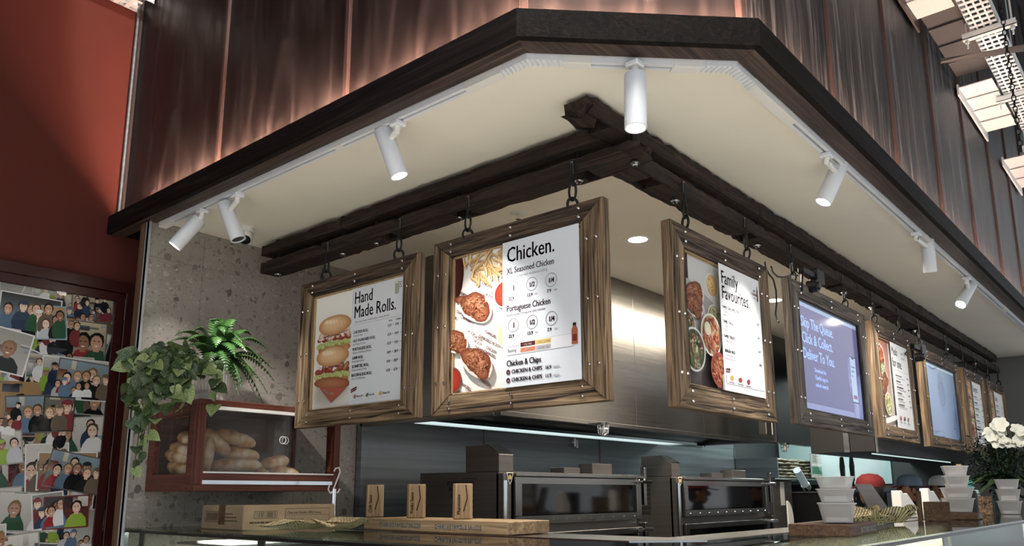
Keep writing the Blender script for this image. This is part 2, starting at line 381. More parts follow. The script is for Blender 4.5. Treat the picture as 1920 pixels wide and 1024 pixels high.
# kitchen walls
wb = holder('wall_back')
sx = [2.945, 4.02, 5.40, 7.85]
for i in range(3):
    B(sx[i] + .003, sx[i + 1] - .003, 3.69, 3.72, 0, 2.1).build('panel', 'steel_dark', wb, bevel=.002)
    B(sx[i + 1] - .008, sx[i + 1] + .008, 3.684, 3.692, .9, 2.06).build('cover_strip', 'steel', wb)
B(2.945, 2.975, 3.66, 3.70, 0, 2.1).build('corner_post', 'steel_dark', wb)
B(2.945, 9.1, 3.72, 3.80, 0, S0).build('backing', 'darkgrey', wb)
wr = holder('wall_right')
B(9.05, 9.15, .86, 1.9, 1.0, S0).build('panel', 'grey', wr)
B(9.05, 9.15, 1.9, 2.75, 0, S0).build('panel', 'darkgrey', wr)
B(9.05, 9.15, 2.75, 3.8, 0, S0).build('panel', 'darkgrey', wr)
for k in range(3):
    B(9.03, 9.05, 2.5 + k * .4, 2.895 + k * .4, 1.69, 2.3).build('wall_tile', 'teal', wr, bevel=.002)
# fascia: three mitred timber boards, front and underside of each
def off(d):                                     # the chamfered outline moved inward by d
    return [(1.594 + d, 4.055), (1.594 + d, 1.344 + .414 * d), (2.104 + .414 * d, .832 + d), (9.0, .832 + d)]
fas = holder('trim_1')
o0, o1, o2 = off(0), off(.024), off(.09)
for i in range(3):
    ax = 'yxx'[i]
    q = [o0[i], o0[i + 1], o1[i + 1], o1[i]]
    MB().prism(q, 2.8935, 2.985).build('fascia_board', 'fascia_' + ax, fas, bevel=.0012)
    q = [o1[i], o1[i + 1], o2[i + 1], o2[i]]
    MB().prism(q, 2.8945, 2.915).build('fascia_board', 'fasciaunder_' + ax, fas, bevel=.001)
# cove light behind the fascia
cv = thing('cove_light', 'warm LED strip hidden behind the dark timber fascia, glowing on the cladding', 'light strip')
a, b = off(.026), off(.042)
a[0] = (a[0][0], 3.75); b[0] = (b[0][0], 3.75)
for i in range(3):
    MB().prism([a[i], a[i + 1], b[i + 1], b[i]], 2.962, 2.967).build('led_segment', 'led_cove' if i < 2 else 'led_cove_dim', cv)
# cladding: tall panels with raised seams
cw = holder('wall_cladding')
def cpanel(p, q, z0=2.92, z1=7.0, mat='cladding', seam=True):
    p, q = Vector(p), Vector(q); d = (q - p); L = d.length; d.normalize(); nr = Vector((-d.y, d.x))
    o = MB().box(.004, L - .004, 0, .02, 0, z1 - z0).build('panel', mat, cw, loc=(p.x, p.y, z0), rot=(0, 0, math.atan2(d.y, d.x)))
    if seam: MB().box(-.012, .012, -.014, .01, 0, z1 - z0).build('seam', 'copper', cw, bevel=.003, loc=(p.x, p.y, z0), rot=(0, 0, math.atan2(d.y, d.x)))
D = .070
ya = [4.055, 3.12, 2.22, 1.344 + .414 * D]
for i in range(3): cpanel((1.594 + D, ya[i]), (1.594 + D, ya[i + 1]))
cpanel((1.594 + D, ya[3]), (2.104 + .414 * D, .832 + D))
xb = [2.104 + .414 * D] + [2.955 + .85 * k for k in range(0, 12)]
for i in range(len(xb) - 1): cpanel((xb[i], .832 + D), (xb[i + 1], .832 + D), mat='cladding_grain')
MB().tube([(1.640, 4.045, 2.99), (1.640, 4.045, 7)], .010, 8).build('corner_trim', 'steel_dark', cw, smooth=True)
B(1.656, 2.0, 4.05, 4.2, 2.9, 7).build('panel', 'black', cw)
# hall ceiling far above with its beams
hc = struct(B(-6, 14, -6, 6, 6.9, 7.0).build('ceiling_hall', 'dark_ceiling'))
for k in range(12): B(2 + k * .9, 2.06 + k * .9, -3, .8, 6.7, 6.9).build('ceiling_batten', 'walnut_y', hc)

# ================================================================ PHOTO DOOR
door = holder('door_1')
DX0, DX1, DZ1 = .62, 1.765, 2.655
def fr(x0, x1, z1, w_, y0, y1, mat, nm):
    for q in ([(x0, z1), (x1, z1), (x1 - w_, z1 - w_), (x0 + w_, z1 - w_)], [(x1, z1), (x1, 0), (x1 - w_, 0), (x1 - w_, z1 - w_)], [(x0, 0), (x0, z1), (x0 + w_, z1 - w_), (x0 + w_, 0)]):
        MB().extr(q, 1, y0, y1).build(nm, mat, door, bevel=.002)
fr(DX0, DX1, DZ1, .055, 4.028, 4.06, 'burgundy_gloss', 'door_frame')
fr(DX0 + .058, DX1 - .058, DZ1 - .058, .045, 4.036, 4.058, 'burgundy_gloss', 'door_stile')
B(DX0 + .1, DX1 - .1, 4.052, 4.058, 0, DZ1 - .1).build('backing_board', 'black', door)
B(DX0 + .1, DX1 - .1, 4.036, 4.038, 0, DZ1 - .1).build('pane', 'doorglass', door)
for z in (2.46, 1.72): MB().cyl((DX1 - .056, 4.024, z), (DX1 - .056, 4.024, z + .11), .006).build('hinge', 'burgundy_gloss', door, smooth=True)
SKIN = ['e6b79a', 'c98f6d', 'd8a07c', 'a8714f', 'f0c9ae']; HAIR = ['1b1512', '2e211a', '55402c', '8a6a3e', '0f0d0d']
CLO = ['1c1d22', '15161a', '23304e', 'a8272c', 'e6e6e6', '5c7c9c', '2c5a3c', '8fb52e', '6d5b4a', 'c2c6cc', '31425f', '1e1e1e', '8d3038']
BGS = ['cfccc6', 'b9b4ac', '8d8a86', '8fa9b8', '6f6a64', 'dcd8d0', 'b58a5a', '3d3a38', '7a2a28', '9c9a90', 'd6c39a', '55606a', '2a2a2c']
def photo_mesh(seed):
    r = random.Random(seed); W, H = r.choice([(.19, .13), (.21, .14), (.13, .18), (.16, .12), (.24, .16), (.11, .13), (.15, .20)]); W *= 1.25; H *= 1.25
    a = Art(clip=(-W / 2, W / 2, -H / 2, H / 2), eps=.00005); bgc = r.choice(BGS)
    a.rect(-W / 2, W / 2, -H / 2, H / 2, 'eeeeec' if r.random() < .35 else bgc)
    m_ = .006; a.clip = (-W / 2 + m_, W / 2 - m_, -H / 2 + m_, H / 2 - m_); a.rect(-W, W, -H, H, bgc, r.choice(BGS))
    for _ in range(4):
        x = r.uniform(-W / 2, W / 2); z = r.uniform(-H / 2, H / 2); a.rect(x, x + r.uniform(.02, .07), z, z + r.uniform(.01, .06), r.choice(BGS), r.choice(BGS))
    n = r.choice([1, 2, 2, 3, 4, 5]) if r.random() < .85 else 9
    sz = H * (.20 if n <= 2 else .15 if n <= 5 else .09)
    for i in range(n):
        x = (-.5 + (i + .5) / n) * W * .85 + r.uniform(-.01, .01); z = r.uniform(-.05, .22) * H if n <= 5 else r.uniform(-.4, .35) * H; c = r.choice(CLO); sk = r.choice(SKIN); hr = r.choice(HAIR)
        a.blob(x, z - sz * 2.9, sz * 1.55, sz * 2.3, c, c, wob=.08, seed=i, n=12)
        a.poly([(x - sz * .3, z - sz), (x + sz * .3, z - sz), (x + sz * .3, z), (x - sz * .3, z)], sk)
        a.blob(x, z + sz * .22, sz * .80, sz * .98, hr, hr, n=10, wob=.1, seed=i)
        a.blob(x, z, sz * .62, sz * .84, sk, sk, n=10)
        if r.random() < .3: a.blob(x, z + sz * .7, sz * .8, sz * .4, c, c, n=8)
        a.poly([(x - sz * .35, z + sz * .12), (x - sz * .12, z + sz * .12), (x - sz * .12, z + sz * .22), (x - sz * .35, z + sz * .22)], '2a1c16')
        a.poly([(x + sz * .12, z + sz * .12), (x + sz * .35, z + sz * .12), (x + sz * .35, z + sz * .22), (x + sz * .12, z + sz * .22)], '2a1c16')
        a.poly([(x - sz * .25, z - sz * .35), (x, z - sz * .48), (x + sz * .25, z - sz * .35), (x, z - sz * .3)], 'f4ece6')
    return a.mesh('photo_print')
PM = [photo_mesh(s) for s in range(44)]
for m in PM: m.materials.append(MATS['print'])
rnd = random.Random(5); k = 0
for j in range(15):
    for i in range(10):
        x = .92 + i * .075 + rnd.uniform(-.015, .015); z = 2.50 - j * .088 + rnd.uniform(-.015, .015)
        o = mkobj('photo_print', rnd.choice(PM), None, door, (min(max(x, .8), 1.56), 4.0505 - (k % 17) * .0008, z), (0, rnd.gauss(0, .14), 0)); k += 1

# ================================================================ LIGHTING TRACK AND SPOTLIGHTS
tr = thing('lighting_track', 'white lighting track running round the soffit just inside the dark timber fascia', 'light track')
t0, t1 = off(.094), off(.128)
t0[0] = (t0[0][0], 3.69); t1[0] = (t1[0][0], 3.69)
def lerp(p, q, t): return (p[0] + (q[0] - p[0]) * t, p[1] + (q[1] - p[1]) * t)
for i, (ta, tb) in enumerate(((0, .955), (.17, .83), (.02, 1))):
    q0, q1, q2, q3 = lerp(t0[i], t0[i + 1], ta), lerp(t0[i], t0[i + 1], tb), lerp(t1[i], t1[i + 1], tb), lerp(t1[i], t1[i + 1], ta)
    def mid(f, u): return lerp(lerp(q0, q3, f), lerp(q1, q2, f), u)
    rail = MB().prism([mid(0, 0), mid(0, 1), mid(.36, 1), mid(.36, 0)], 2.875, S0).prism([mid(.64, 0), mid(.64, 1), mid(1, 1), mid(1, 0)], 2.875, S0)
    rail.prism([mid(.3, 0), mid(.3, 1), mid(.7, 1), mid(.7, 0)], 2.895, S0)
    rail.build('rail', 'white_paint', tr)
    for ua, ub in ((0, .05), (.93, 1)) if i != 1 else ((0, .2), (.8, 1)):
        if i == 2 and ua > 0: continue
        MB().prism([mid(-.05, ua), mid(-.05, ub), mid(1.05, ub), mid(1.05, ua)], 2.870, S0).build('connector', 'white', tr, bevel=.001)
    if i != 1:
        for uu in (.30, .62): MB().prism([mid(-.02, uu), mid(-.02, uu + .02), mid(1.02, uu + .02), mid(1.02, uu)], 2.873, S0).build('coupler', 'white', tr)
for i, (pa, pb) in enumerate((((t0[1], t1[1]), 0), ((t0[2], t1[2]), 1))):      # flexible corner joints with ribs
    c0, c1 = pa
    A_ = lerp(t0[i], t0[i + 1], .955 if i == 0 else .83); A2 = lerp(t1[i], t1[i + 1], .955 if i == 0 else .83)
    B_ = lerp(t0[i + 1], t0[i + 2], .17 if i == 0 else .02); B2 = lerp(t1[i + 1], t1[i + 2], .17 if i == 0 else .02)
    MB().prism([A_, c0, B_, B2, c1, A2], 2.878, S0).build('corner_joint', 'white_paint', tr)
    rb = MB()
    for kk in range(14):
        t = kk / 13
        p = lerp(lerp(A_, c0, min(1, t * 2)), B_, max(0, t * 2 - 1)) if t <= .5 else lerp(c0, B_, t * 2 - 1)
        p2 = lerp(lerp(A2, c1, min(1, t * 2)), B2, max(0, t * 2 - 1)) if t <= .5 else lerp(c1, B2, t * 2 - 1)
        dx, dy = (B_[0] - A_[0]), (B_[1] - A_[1]); L = math.hypot(dx, dy); dx, dy = dx / L * .0018, dy / L * .0018
        rb.prism([(p[0] - dx, p[1] - dy), (p[0] + dx, p[1] + dy), (p2[0] + dx, p2[1] + dy), (p2[0] - dx, p2[1] - dy)], 2.872, S0)
    rb.build('rib', 'white_paint', tr)
SP = [((372, 393), (374, 411), (327, 462), .185, 'tube spotlight at the left end of the track, tilted toward the door', 1),
      ((435, 362), (421, 380), (447, 450), .205, 'tube spotlight hanging in front of the dome camera', 0),
      ((738, 228), (718, 243), (749, 331), .205, 'tube spotlight on the left track pointing at the chicken menu board', 1),
      ((1190, 120), (1191, 128), (1192, 241), .20, 'vertical tube spotlight on the short angled corner track', 1),
      ((1560, 288), (1577, 305), (1543, 380), .205, 'tube spotlight leaning left on the right track, nearest the corner', 1),
      ((1738, 434), (1738, 446), (1744, 511), .20, 'upright tube spotlight in the middle of the right track', 1),
      ((1820, 520), (1822, 532), (1801, 571), .205, 'leaning tube spotlight farthest along the right track', 1)]
TG = [(1.9, 3.68, 2.0), (2.15, 3.5, 2.0), (2.21, 1.95, 2.05), (2.4, 1.35, 1.3), (2.98, 1.36, 1.98), (5.15, 1.36, 2.0), (7.5, 1.36, 2.1)]
PW = [8, 34, 26, 12, 32, 42, 62]
for i, (pt, ps, pe, L, lab, on) in enumerate(SP):
    pv = gz(*pt, 2.868)
    if i < 3: pv.x = 1.705
    elif i > 3: pv.y = .943
    c = gx(*ps, pv.x + .004) if i < 3 else gy(*ps, pv.y + .004)
    if i == 3: c = pv - Vector((0, 0, .035))
    L -= .018; d = Vector(ray(*pe)); d.normalize(); oc = Vector(CAM) - c; bq = d.dot(oc); q = bq * bq - (oc.length_squared - L * L)
    s_ = -bq + (math.sqrt(q) if q > 0 else 0) * -1; e = Vector(CAM) + d * s_; ax = (e - c).normalized()
    t = thing('track_spotlight', 'white ' + lab, 'spotlight', pv, 0, 'white tube spotlights on the track')
    MB().box(-.022, .022, -.022, .022, -.012, .0065).build('adapter', 'white_paint', t, bevel=.004)
    st = c - pv
    MB().tube([(0, 0, -.01), (0, 0, -.028), st + ax * .05], [.011, .012, .011], 10).build('joint', 'white', t, smooth=True)
    sd = ax.cross(Vector((0, 0, 1)));
    if sd.length < .2: sd = Vector((1, 0, 0))
    sd.normalize()
    s0 = st
    q4 = ax.to_track_quat('Z', 'Y').to_matrix()
    MB().lathe([(0, 0), (.030, 0), (.033, .004), (.033, L - .001), (.028, L - .001), (.028, L - .02), (0, L - .02)], s0, 24, q4).build('tube', 'white_paint', t, smooth=True)
    MB().lathe([(0, L - .006), (.028, L - .006)], s0, 20, q4).build('lamp_face', 'lamp_face' if on else 'darkgrey', t)
    lp = spot('spot_beam', pv + s0 + ax * (L + .004), TG[i], PW[i], (60, 60, 60, 70, 52, 70, 70)[i], .8, (1, .95, .88), .02)

# dome camera
g = gz(461, 428, S0)
dc = thing('security_camera', 'small white dome camera with a black lens on the soffit at the left', 'camera', g)
MB().lathe([(0, 0), (.042, 0), (.042, -.018), (.036, -.022), (0, -.022)], n=24).build('base', 'white', dc, smooth=True)
MB().ball((0, 0, -.045), .037, 20).build('dome', 'white', dc, smooth=True)
dl = (Vector(CAM) + Vector((0, .0, .0)) - (g + Vector((0, 0, -.045)))).normalized(); dl = (dl + Vector((0, 0, -.9))).normalized()
MB().lathe([(0, .0395), (.018, .037), (.025, .031), (.027, .024)], (0, 0, -.045), 20, dl.to_track_quat('Z', 'Y').to_matrix()).build('lens', 'black_gloss', dc, smooth=True)

# ================================================================ OLD TIMBER BEAMS
def rough_beam(name, label, a0, a1, axis, c, zc, w_, h_, seed, jag0=0, jag1=0, holes=(), group='old timber beams', mat='darkbeam'):
    rnd = random.Random(seed); L = a1 - a0; n = max(8, int(L / .035))
    sec = [(-.5, -.5), (0, -.5), (.5, -.5), (.5, 0), (.5, .5), (0, .5), (-.5, .5), (-.5, 0)]
    vs = []; ph = [rnd.uniform(0, 9) for _ in range(16)]
    for i in range(n + 1):
        t = i / n; s = t * L
        for k, (p, q) in enumerate(sec):
            corner = abs(p) + abs(q) > .9
            wv = .0012 * math.sin(s * 3 + ph[k]) + .0008 * math.sin(s * 23 + ph[k + 8]) + rnd.uniform(-.0012, .0012)
            chip = -.006 * max(0, rnd.random() - .82) / .18 if corner else 0
            f = 1 + (wv + chip) / .04
            x = s
            if i < 5 and jag0: x = s + jag0 * rnd.uniform(0, 1) * (1 - i / 5) * (1 if k % 2 else .3); f *= 1 - .25 * rnd.random() * (1 - i / 5)
            if i > n - 5 and jag1: x = s - jag1 * rnd.uniform(0, 1) * (1 - (n - i) / 5) * (1 if k % 2 else .3); f *= 1 - .25 * rnd.random() * (1 - (n - i) / 5)
            vs.append((x, p * w_ * f, q * h_ * f))
    fs = [tuple(range(8)), tuple(range(n * 8, n * 8 + 8))[::-1]]
    hole_faces = []
    for i in range(n):
        for k in range(8):
            k2 = (k + 1) % 8; fs.append((i * 8 + k, (i + 1) * 8 + k, (i + 1) * 8 + k2, i * 8 + k2))
            if k in (0, 1):
                for hs in holes:
                    if abs((i + .5) / n * L - hs) < .045: hole_faces.append(len(fs) - 1)
    me = bpy.data.meshes.new(name); me.from_pydata(vs, [], fs)
    bm = bmesh.new(); bm.from_mesh(me); bm.faces.ensure_lookup_table()
    if hole_faces:
        fl_ = [bm.faces[i] for i in hole_faces]
        bmesh.ops.inset_region(bm, faces=fl_, thickness=.012, depth=0)
        r = bmesh.ops.extrude_face_region(bm, geom=fl_); vv = [g_ for g_ in r['geom'] if isinstance(g_, bmesh.types.BMVert)]
        bmesh.ops.translate(bm, verts=vv, vec=(0, 0, h_ * .7)); bmesh.ops.delete(bm, geom=fl_, context='FACES')
    bmesh.ops.recalc_face_normals(bm, faces=bm.faces); bm.to_mesh(me); bm.free()
    if axis == 'x': loc = (a0, c, zc); rz = 0
    else: loc = (c, a0, zc); rz = math.pi / 2
    o = mkobj(name, me, mat + '_x', None, loc, (0, 0, rz)); return tag(o, label, 'beam', group)
BW, BH = .105, .056
ZU, ZL = 2.854, 2.757
XA, YB = 2.248, 1.435
rough_beam('timber_beam', 'upper old timber beam of the left rack, long piece reaching the corner', 1.47, 2.985, 'y', XA, ZU, BW, BH, 1, 0, .06)
rough_beam('timber_beam', 'upper old timber beam of the left rack, short piece touching the terrazzo wall', 2.93, 3.60, 'y', XA, ZU - .004, BW, BH - .006, 2, .05, 0)
rough_beam('timber_beam', 'lower old timber beam of the left rack, ragged end crossing at the corner', 1.31, 3.60, 'y', XA, ZL, BW + .004, BH, 3, .03, 0, (.245, .86, 1.33))
rough_beam('timber_beam', 'upper old timber beam of the right rack with the broken end poking past the corner', 1.98, 8.75, 'x', YB, ZU + .006, BW + .01, BH + .008, 4, .09, 0, (.13,))
rough_beam('timber_beam', 'lower old timber beam of the right rack, near the corner', 2.29, 4.72, 'x', YB, ZL, BW, BH, 5, 0, .05, (.16, 1.0, 2.15))
rough_beam('timber_beam', 'lower old timber beam of the right rack, middle piece with power packs on it', 4.62, 5.62, 'x', YB, ZL + .004, BW, BH - .004, 6, .04, .08, (.55,))
rough_beam('timber_beam', 'lower old timber beam of the right rack, far piece reaching the end wall', 5.52, 8.85, 'x', YB, ZL, BW, BH, 7, .06, 0, (.5, 1.5, 2.4))
def rod(x, y, lab):
    t = thing('threaded_rod', lab, 'rod', (x, y, ZL - .05), 0, 'threaded rods holding the beams')
    MB().cyl((0, 0, 0), (0, 0, S0 - ZL + .05), .005, n=8).build('rod', 'iron', t, smooth=True)
    MB().cyl((0, 0, ZU - ZL + .05 + BH / 2 - .004), (0, 0, S0 - ZL + .049), .017, n=14).build('sleeve', 'iron', t, smooth=True)
    MB().cyl((0, 0, ZL - ZL + .05 + BH / 2 - .004), (0, 0, ZU - ZL + .05 - BH / 2 + .004), .013, n=12).build('spacer', 'iron', t, smooth=True)
    MB().cyl((0, 0, .013), (0, 0, .017), .017, n=18).build('washer', 'chrome', t, smooth=True)
    MB().cyl((0, 0, .003), (0, 0, .014), .010, n=6).build('nut', 'chrome', t)
for i, y in enumerate((3.52, 2.98, 2.735, 2.21, 1.60, 1.40)):
    rod(XA, y if i < 5 else 1.36, 'rod with silver nut, left rack, ' + ['first from the terrazzo wall', 'second from the terrazzo wall, left of the beam joint', 'third from the terrazzo wall, right of the beam joint', 'above the left end of the chicken board', 'above the right end of the chicken board', 'at the crossing corner of the racks'][i])
for i, x in enumerate((2.66, 3.42, 4.12, 4.60, 5.10, 6.05, 7.0, 8.0)):
    rod(x, YB, 'rod with silver nut, right rack, ' + ['above the left end of the family menu board', 'right of the family menu board', 'above the middle of the purple screen', 'above the right end of the purple screen', 'above the fifth board', 'above the blue screen', 'above the seventh board', 'nearest the end wall'][i])

# hooks: strap, link, ring
def hook(x, y, rz, lab):
    t = thing('hanging_hook', 'black iron hook and ring ' + lab, 'hook', (x, y, 2.60), rz, 'black hooks the boards hang from')
    MB().tube([(0, .0, .165), (0, -.002, .13), (-.002, -.004, .10), (.004, -.004, .085), (.006, -.002, .075)], [.0055, .0055, .0045, .0045, .0045], 8).build('hook', 'iron', t, smooth=True)
    MB().box(-.006, .006, -.003, .001, .125, .172).build('strap', 'steel_dark', t, bevel=.001)
    MB().tube([(.015 * math.cos(a), 0, .058 + .034 * math.sin(a)) for a in [2 * math.pi * k / 20 for k in range(20)]], .0045, 8, True).build('link', 'iron', t, smooth=True)
    MB().tube([(.008 * math.sin(.5) * math.cos(a) * 2.6 + .0, .018 * math.cos(a), .008 + .025 * math.sin(a)) for a in [2 * math.pi * k / 20 for k in range(20)]], .0052, 8, True).build('ring', 'iron', t, smooth=True)
XH = XA - BW / 2 - .008; YH = YB - BW / 2 - .008
NM = ['hand made rolls board', 'chicken board', 'family favourites board', 'purple screen', 'meals for one board', 'blue screen', 'seventh board', 'last board']
for i, y in enumerate((3.02, 2.51, 2.10, 1.585)): hook(XH, y, -math.pi / 2, 'at the %s end of the %s' % (('left', 'right')[i % 2], NM[i // 2]))
for i, x in enumerate((2.62, 3.16, 3.67, 4.40, 4.91, 5.44, 5.91, 6.67, 7.21, 7.67, 8.18, 8.68)): hook(x, YH, 0, 'at the %s end of the %s' % (('left', 'right')[i % 2], NM[2 + i // 2]))

# ================================================================ HOOD AND KITCHEN
HB = 2.0
hd = thing('extraction_hood', 'big stainless steel extraction hood behind the menu boards, over the ovens', 'hood', (0, 0, 0))
HX0, HX1, HY0 = 2.953, 6.33, 2.61
MB().box(HX0, HX0 + .02, HY0, 3.68, HB, S0 - .002).build('side_panel', 'steel', hd)
for x0, x1 in ((HX0 + .0, 4.22), (4.222, 5.10), (5.102, HX1)):
    B(x0, x1, HY0 - .002, HY0 + .02, HB, S0 - .002).build('front_panel', 'steel', hd, bevel=.0015)
MB().box(HX1 - .02, HX1, HY0 + .02, 3.30, HB, S0 - .01).build('side_panel', 'steel', hd)
MB().box(HX0, HX1, HY0 - .012, HY0 + .03, HB - .018, HB + .006).box(HX0 - .008, HX0 + .03, HY0 + .03, 3.68, HB - .018, HB + .006).build('rim', 'steel', hd, bevel=.002)
MB().hexa([(HX0 + .03, 3.26, HB - .02), (HX1, 3.26, HB - .02), (HX1, 3.685, HB + .03), (HX0 + .03, 3.685, HB + .03), (HX0 + .03, 3.26, HB + .0), (HX1, 3.26, HB + .0), (HX1, 3.685, HB + .06), (HX0 + .03, 3.685, HB + .06)]).build('gutter', 'steel_shine', hd)
MB().hexa([(HX0 + .03, HY0 + .03, HB + .14), (HX1 - .02, HY0 + .03, HB + .14), (HX1 - .02, 3.27, HB + .02), (HX0 + .03, 3.27, HB + .02), (HX0 + .03, HY0 + .03, HB + .16), (HX1 - .02, HY0 + .03, HB + .16), (HX1 - .02, 3.27, HB + .04), (HX0 + .03, 3.27, HB + .04)]).build('filter_panel', 'steel', hd)
MB().box(HX1, 7.10, HY0, HY0 + .04, HB, S0 - .002).box(HX1 - .06, HX1 + .0, HY0 - .03, HY0 - .002, HB + .0, S0 - .002).build('end_panel', 'steel', hd, bevel=.002)
def cage(p, lab):
    t = thing('cage_lamp', lab, 'lamp', p, 0)
    MB().lathe([(0, 0), (.035, 0), (.035, -.012), (0, -.012)], n=16).build('base', 'steel', t, smooth=True)
    MB().ball((0, 0, -.035), (.014, .014, .024), 12).build('bulb', 'white', t, smooth=True)
    c = MB()
    for k in range(8):
        a = k * math.pi / 4; c.tube([(.033 * math.cos(a), .033 * math.sin(a), -.01), (.028 * math.cos(a), .028 * math.sin(a), -.06), (.01 * math.cos(a), .01 * math.sin(a), -.07)], .002, 5)
    c.tube([(.031 * math.cos(a), .031 * math.sin(a), -.035) for a in [2 * math.pi * k / 16 for k in range(16)]], .002, 5, True)
    c.build('wire_cage', 'chrome', t)
p = gy(1125, 786, HY0 - .03); cage((p.x, HY0 - .05, HB - .006), 'small caged lamp under the hood edge behind the chicken board')
cage((6.36, HY0 - .06, HB - .006), 'small caged lamp under the hood corner above the folded sacks')
# two small bolts of pipe clamps on the back wall
for u, lab in ((1078, 'left'), (1318, 'right')):
    q = gy(u, 830, 3.66); t = thing('pipe_clamp', 'small silver pipe clamp on the steel back wall, %s one of two' % lab, 'clamp', q)
    MB().cyl((0, 0, -.03), (0, 0, .03), .012, n=10).build('body', 'chrome', t, smooth=True); MB().box(-.03, .03, .0, .03, -.008, .01).build('bracket', 'chrome', t, bevel=.002)
    MB().cyl((.03, 0, -.04), (.03, 0, .02), .008, n=8).build('stub', 'chrome', t, smooth=True)
# second bulkhead on the right with a glassy front
b2 = thing('dark_bulkhead', 'dark grey steel bulkhead hanging behind the purple screen and far boards', 'bulkhead', (0, 0, 0))
B(6.30, 9.04, 1.84, 2.32, 1.90, S0 - .002).build('box', 'charcoal', b2, bevel=.003)
B(6.30, 9.04, 1.82, 1.838, 1.89, 2.35).build('front_panel', 'steel_dark', b2, bevel=.002)
B(6.28, 6.30, 2.02, 2.06, 1.90, S0 - .002).build('edge_strip', 'steel_dark', b2)
B(6.5, 8.98, 1.92, 1.930, 1.890, 1.898).build('led_strip', 'led_strip', b2)
pc = thing('steel_column', 'slim stainless column with bright seams between the family board and purple screen', 'column', (0, 0, 0))
cx0 = gy(1430, 700, 2.4).x
MB().box(cx0, cx0 + .10, 2.40, 2.46, HB + .02, 2.86).build('post', 'steel', pc, bevel=.004)
MB().box(cx0 + .108, cx0 + .125, 2.40, 2.46, HB + .02, 2.86).build('post', 'steel_shine', pc, bevel=.004)

# ovens
def oven(x0, W, lab, n):
    t = thing('deck_oven', lab, 'oven', (x0, 2.62, 0), 0, 'stainless deck ovens under the hood'); zt = 1.71
    M = lambda: MB()
    M().box(0, W, .03, .60, .5, zt).build('body', 'oven', t, bevel=.004)
    M().box(-.0, .06, 0, .05, .5, zt - .01).build('front_post', 'oven', t, bevel=.003)
    M().cyl((-.012, -.02, .9), (-.012, -.02, zt - .045), .013, n=12).build('side_rail', 'steel_shine', t, smooth=True)
    for dz, h in ((1.45, .235), (1.17, .235)):
        d = M()
        z0, z1 = dz, dz + h
        for b in ((.07, W - .02, z1 - .035, z1), (.07, W - .02, z0, z0 + .04), (.07, .12, z0 + .04, z1 - .035), (W - .07, W - .02, z0 + .04, z1 - .035)): d.box(b[0], b[1], -.02, .03, b[2], b[3])
        dd = d.build('door', 'steel', t, bevel=.003)
        M().box(.12, W - .07, -.004, .0, z0 + .04, z1 - .035).build('window', 'black_gloss', dd)
        for k in range(10): M().cyl((.14 + k * (W - .24) / 9, -.024, z0 + .02), (.14 + k * (W - .24) / 9, -.018, z0 + .02), .004, n=6).build('screw', 'chrome', dd)
        M().tube([(W - .06, -.02, z1 - .015), (W - .06, -.05, z1 - .015), (W + .045, -.05, z1 - .015)], .012, 8).build('handle', 'steel_shine', dd, smooth=True)
    M().box(.07, W + .01, -.025, .03, zt - .022, zt - .004).build('top_rail', 'steel', t, bevel=.002)
    hg = M()
    for z in (1.62, 1.36): hg.box(W - .0, W + .03, -.03, .02, z - .09, z + .07)
    hg.build('hinge_block', 'steel', t, bevel=.003); M().box(W + .005, W + .03, -.03, 0, zt - .03, zt + .045).build('bracket', 'steel', t, bevel=.003)
    v = M()
    for r_ in range(7):
        for c in range(14 - r_):
            v.box(-.001, .002, .20 + c * .014 + 0, .206 + c * .014, 1.665 - r_ * .030 - .022, 1.665 - r_ * .030)
    v.build('vent_slots', 'black', t)['kind'] = 'stuff'
    M().box(-.001, .001, .18, .28, 1.675, 1.678).build('slot', 'black', t)
    # control box on top
    M().extr([(.03, zt), (.26, zt), (.26, zt + .135), (.12, zt + .135), (.03, zt + .085)], 0, .0, .11).build('control_box', 'oven', t, bevel=.002)
    M().hexa([(.002, .028, zt + .090), (.108, .028, zt + .090), (.108, .118, zt + .139), (.002, .118, zt + .139), (.002, .03, zt + .086), (.108, .03, zt + .086), (.108, .12, zt + .134), (.002, .12, zt + .134)]).build('control_lid', 'steel_shine', t)
    # badge
    a = Art(); a.poly([(-.026, .03), (.026, .03), (.014, -.012), (0, -.03), (-.014, -.012)], 'e8e6e0'); a.poly([(-.020, .026), (.020, .026), (.010, -.010), (0, -.024), (-.010, -.010)], '2a2622'); a.blob(0, .006, .012, .012, 'd9c06a', 'b09540')
    a.build('badge', 'print', t, loc=(.045, -.003, zt - .035))
    M().box(W * .5, W * .62, .10, .20, zt, zt + .035).box(W * .66, W * .82, .05, .15, zt, zt + .06).build('top_tray', 'oven', t, bevel=.002)
    return t
oven(2.995, 1.26, 'left stainless deck oven with dark glass doors and a badge, behind the timber block', 1)
oven(4.70, 1.42, 'right stainless deck oven with dark glass doors, behind the counter corner', 2)
# grey cabinet with white disc beside the right oven
gc = thing('grey_cabinet', 'grey steel cabinet to the right of the right oven with a worktop', 'cabinet', (6.42, 2.70, 0))
MB().box(0, .40, 0, .5, .4, 1.70).build('body', 'oven', gc, bevel=.004); MB().box(-.03, .43, -.04, .5, 1.70, 1.715).build('top', 'steel', gc, bevel=.002)
MB().box(.15, .23, -.004, -.001, 1.50, 1.69).build('paper_note', 'white', gc)
pd = thing('white_disc', 'white half-round plastic disc leaning beside the right oven', 'disc', (6.36, 2.56, 1.35))
MB().extr([(.11 * math.sin(a), .02 + .17 * math.cos(a)) for a in [math.pi * k / 16 for k in range(17)]], 1, 0, .012).build('disc', 'white', pd, bevel=.002)
MB().box(.0, .03, -.01, .02, -.18, -.12).build('clip', 'white_paint', pd)
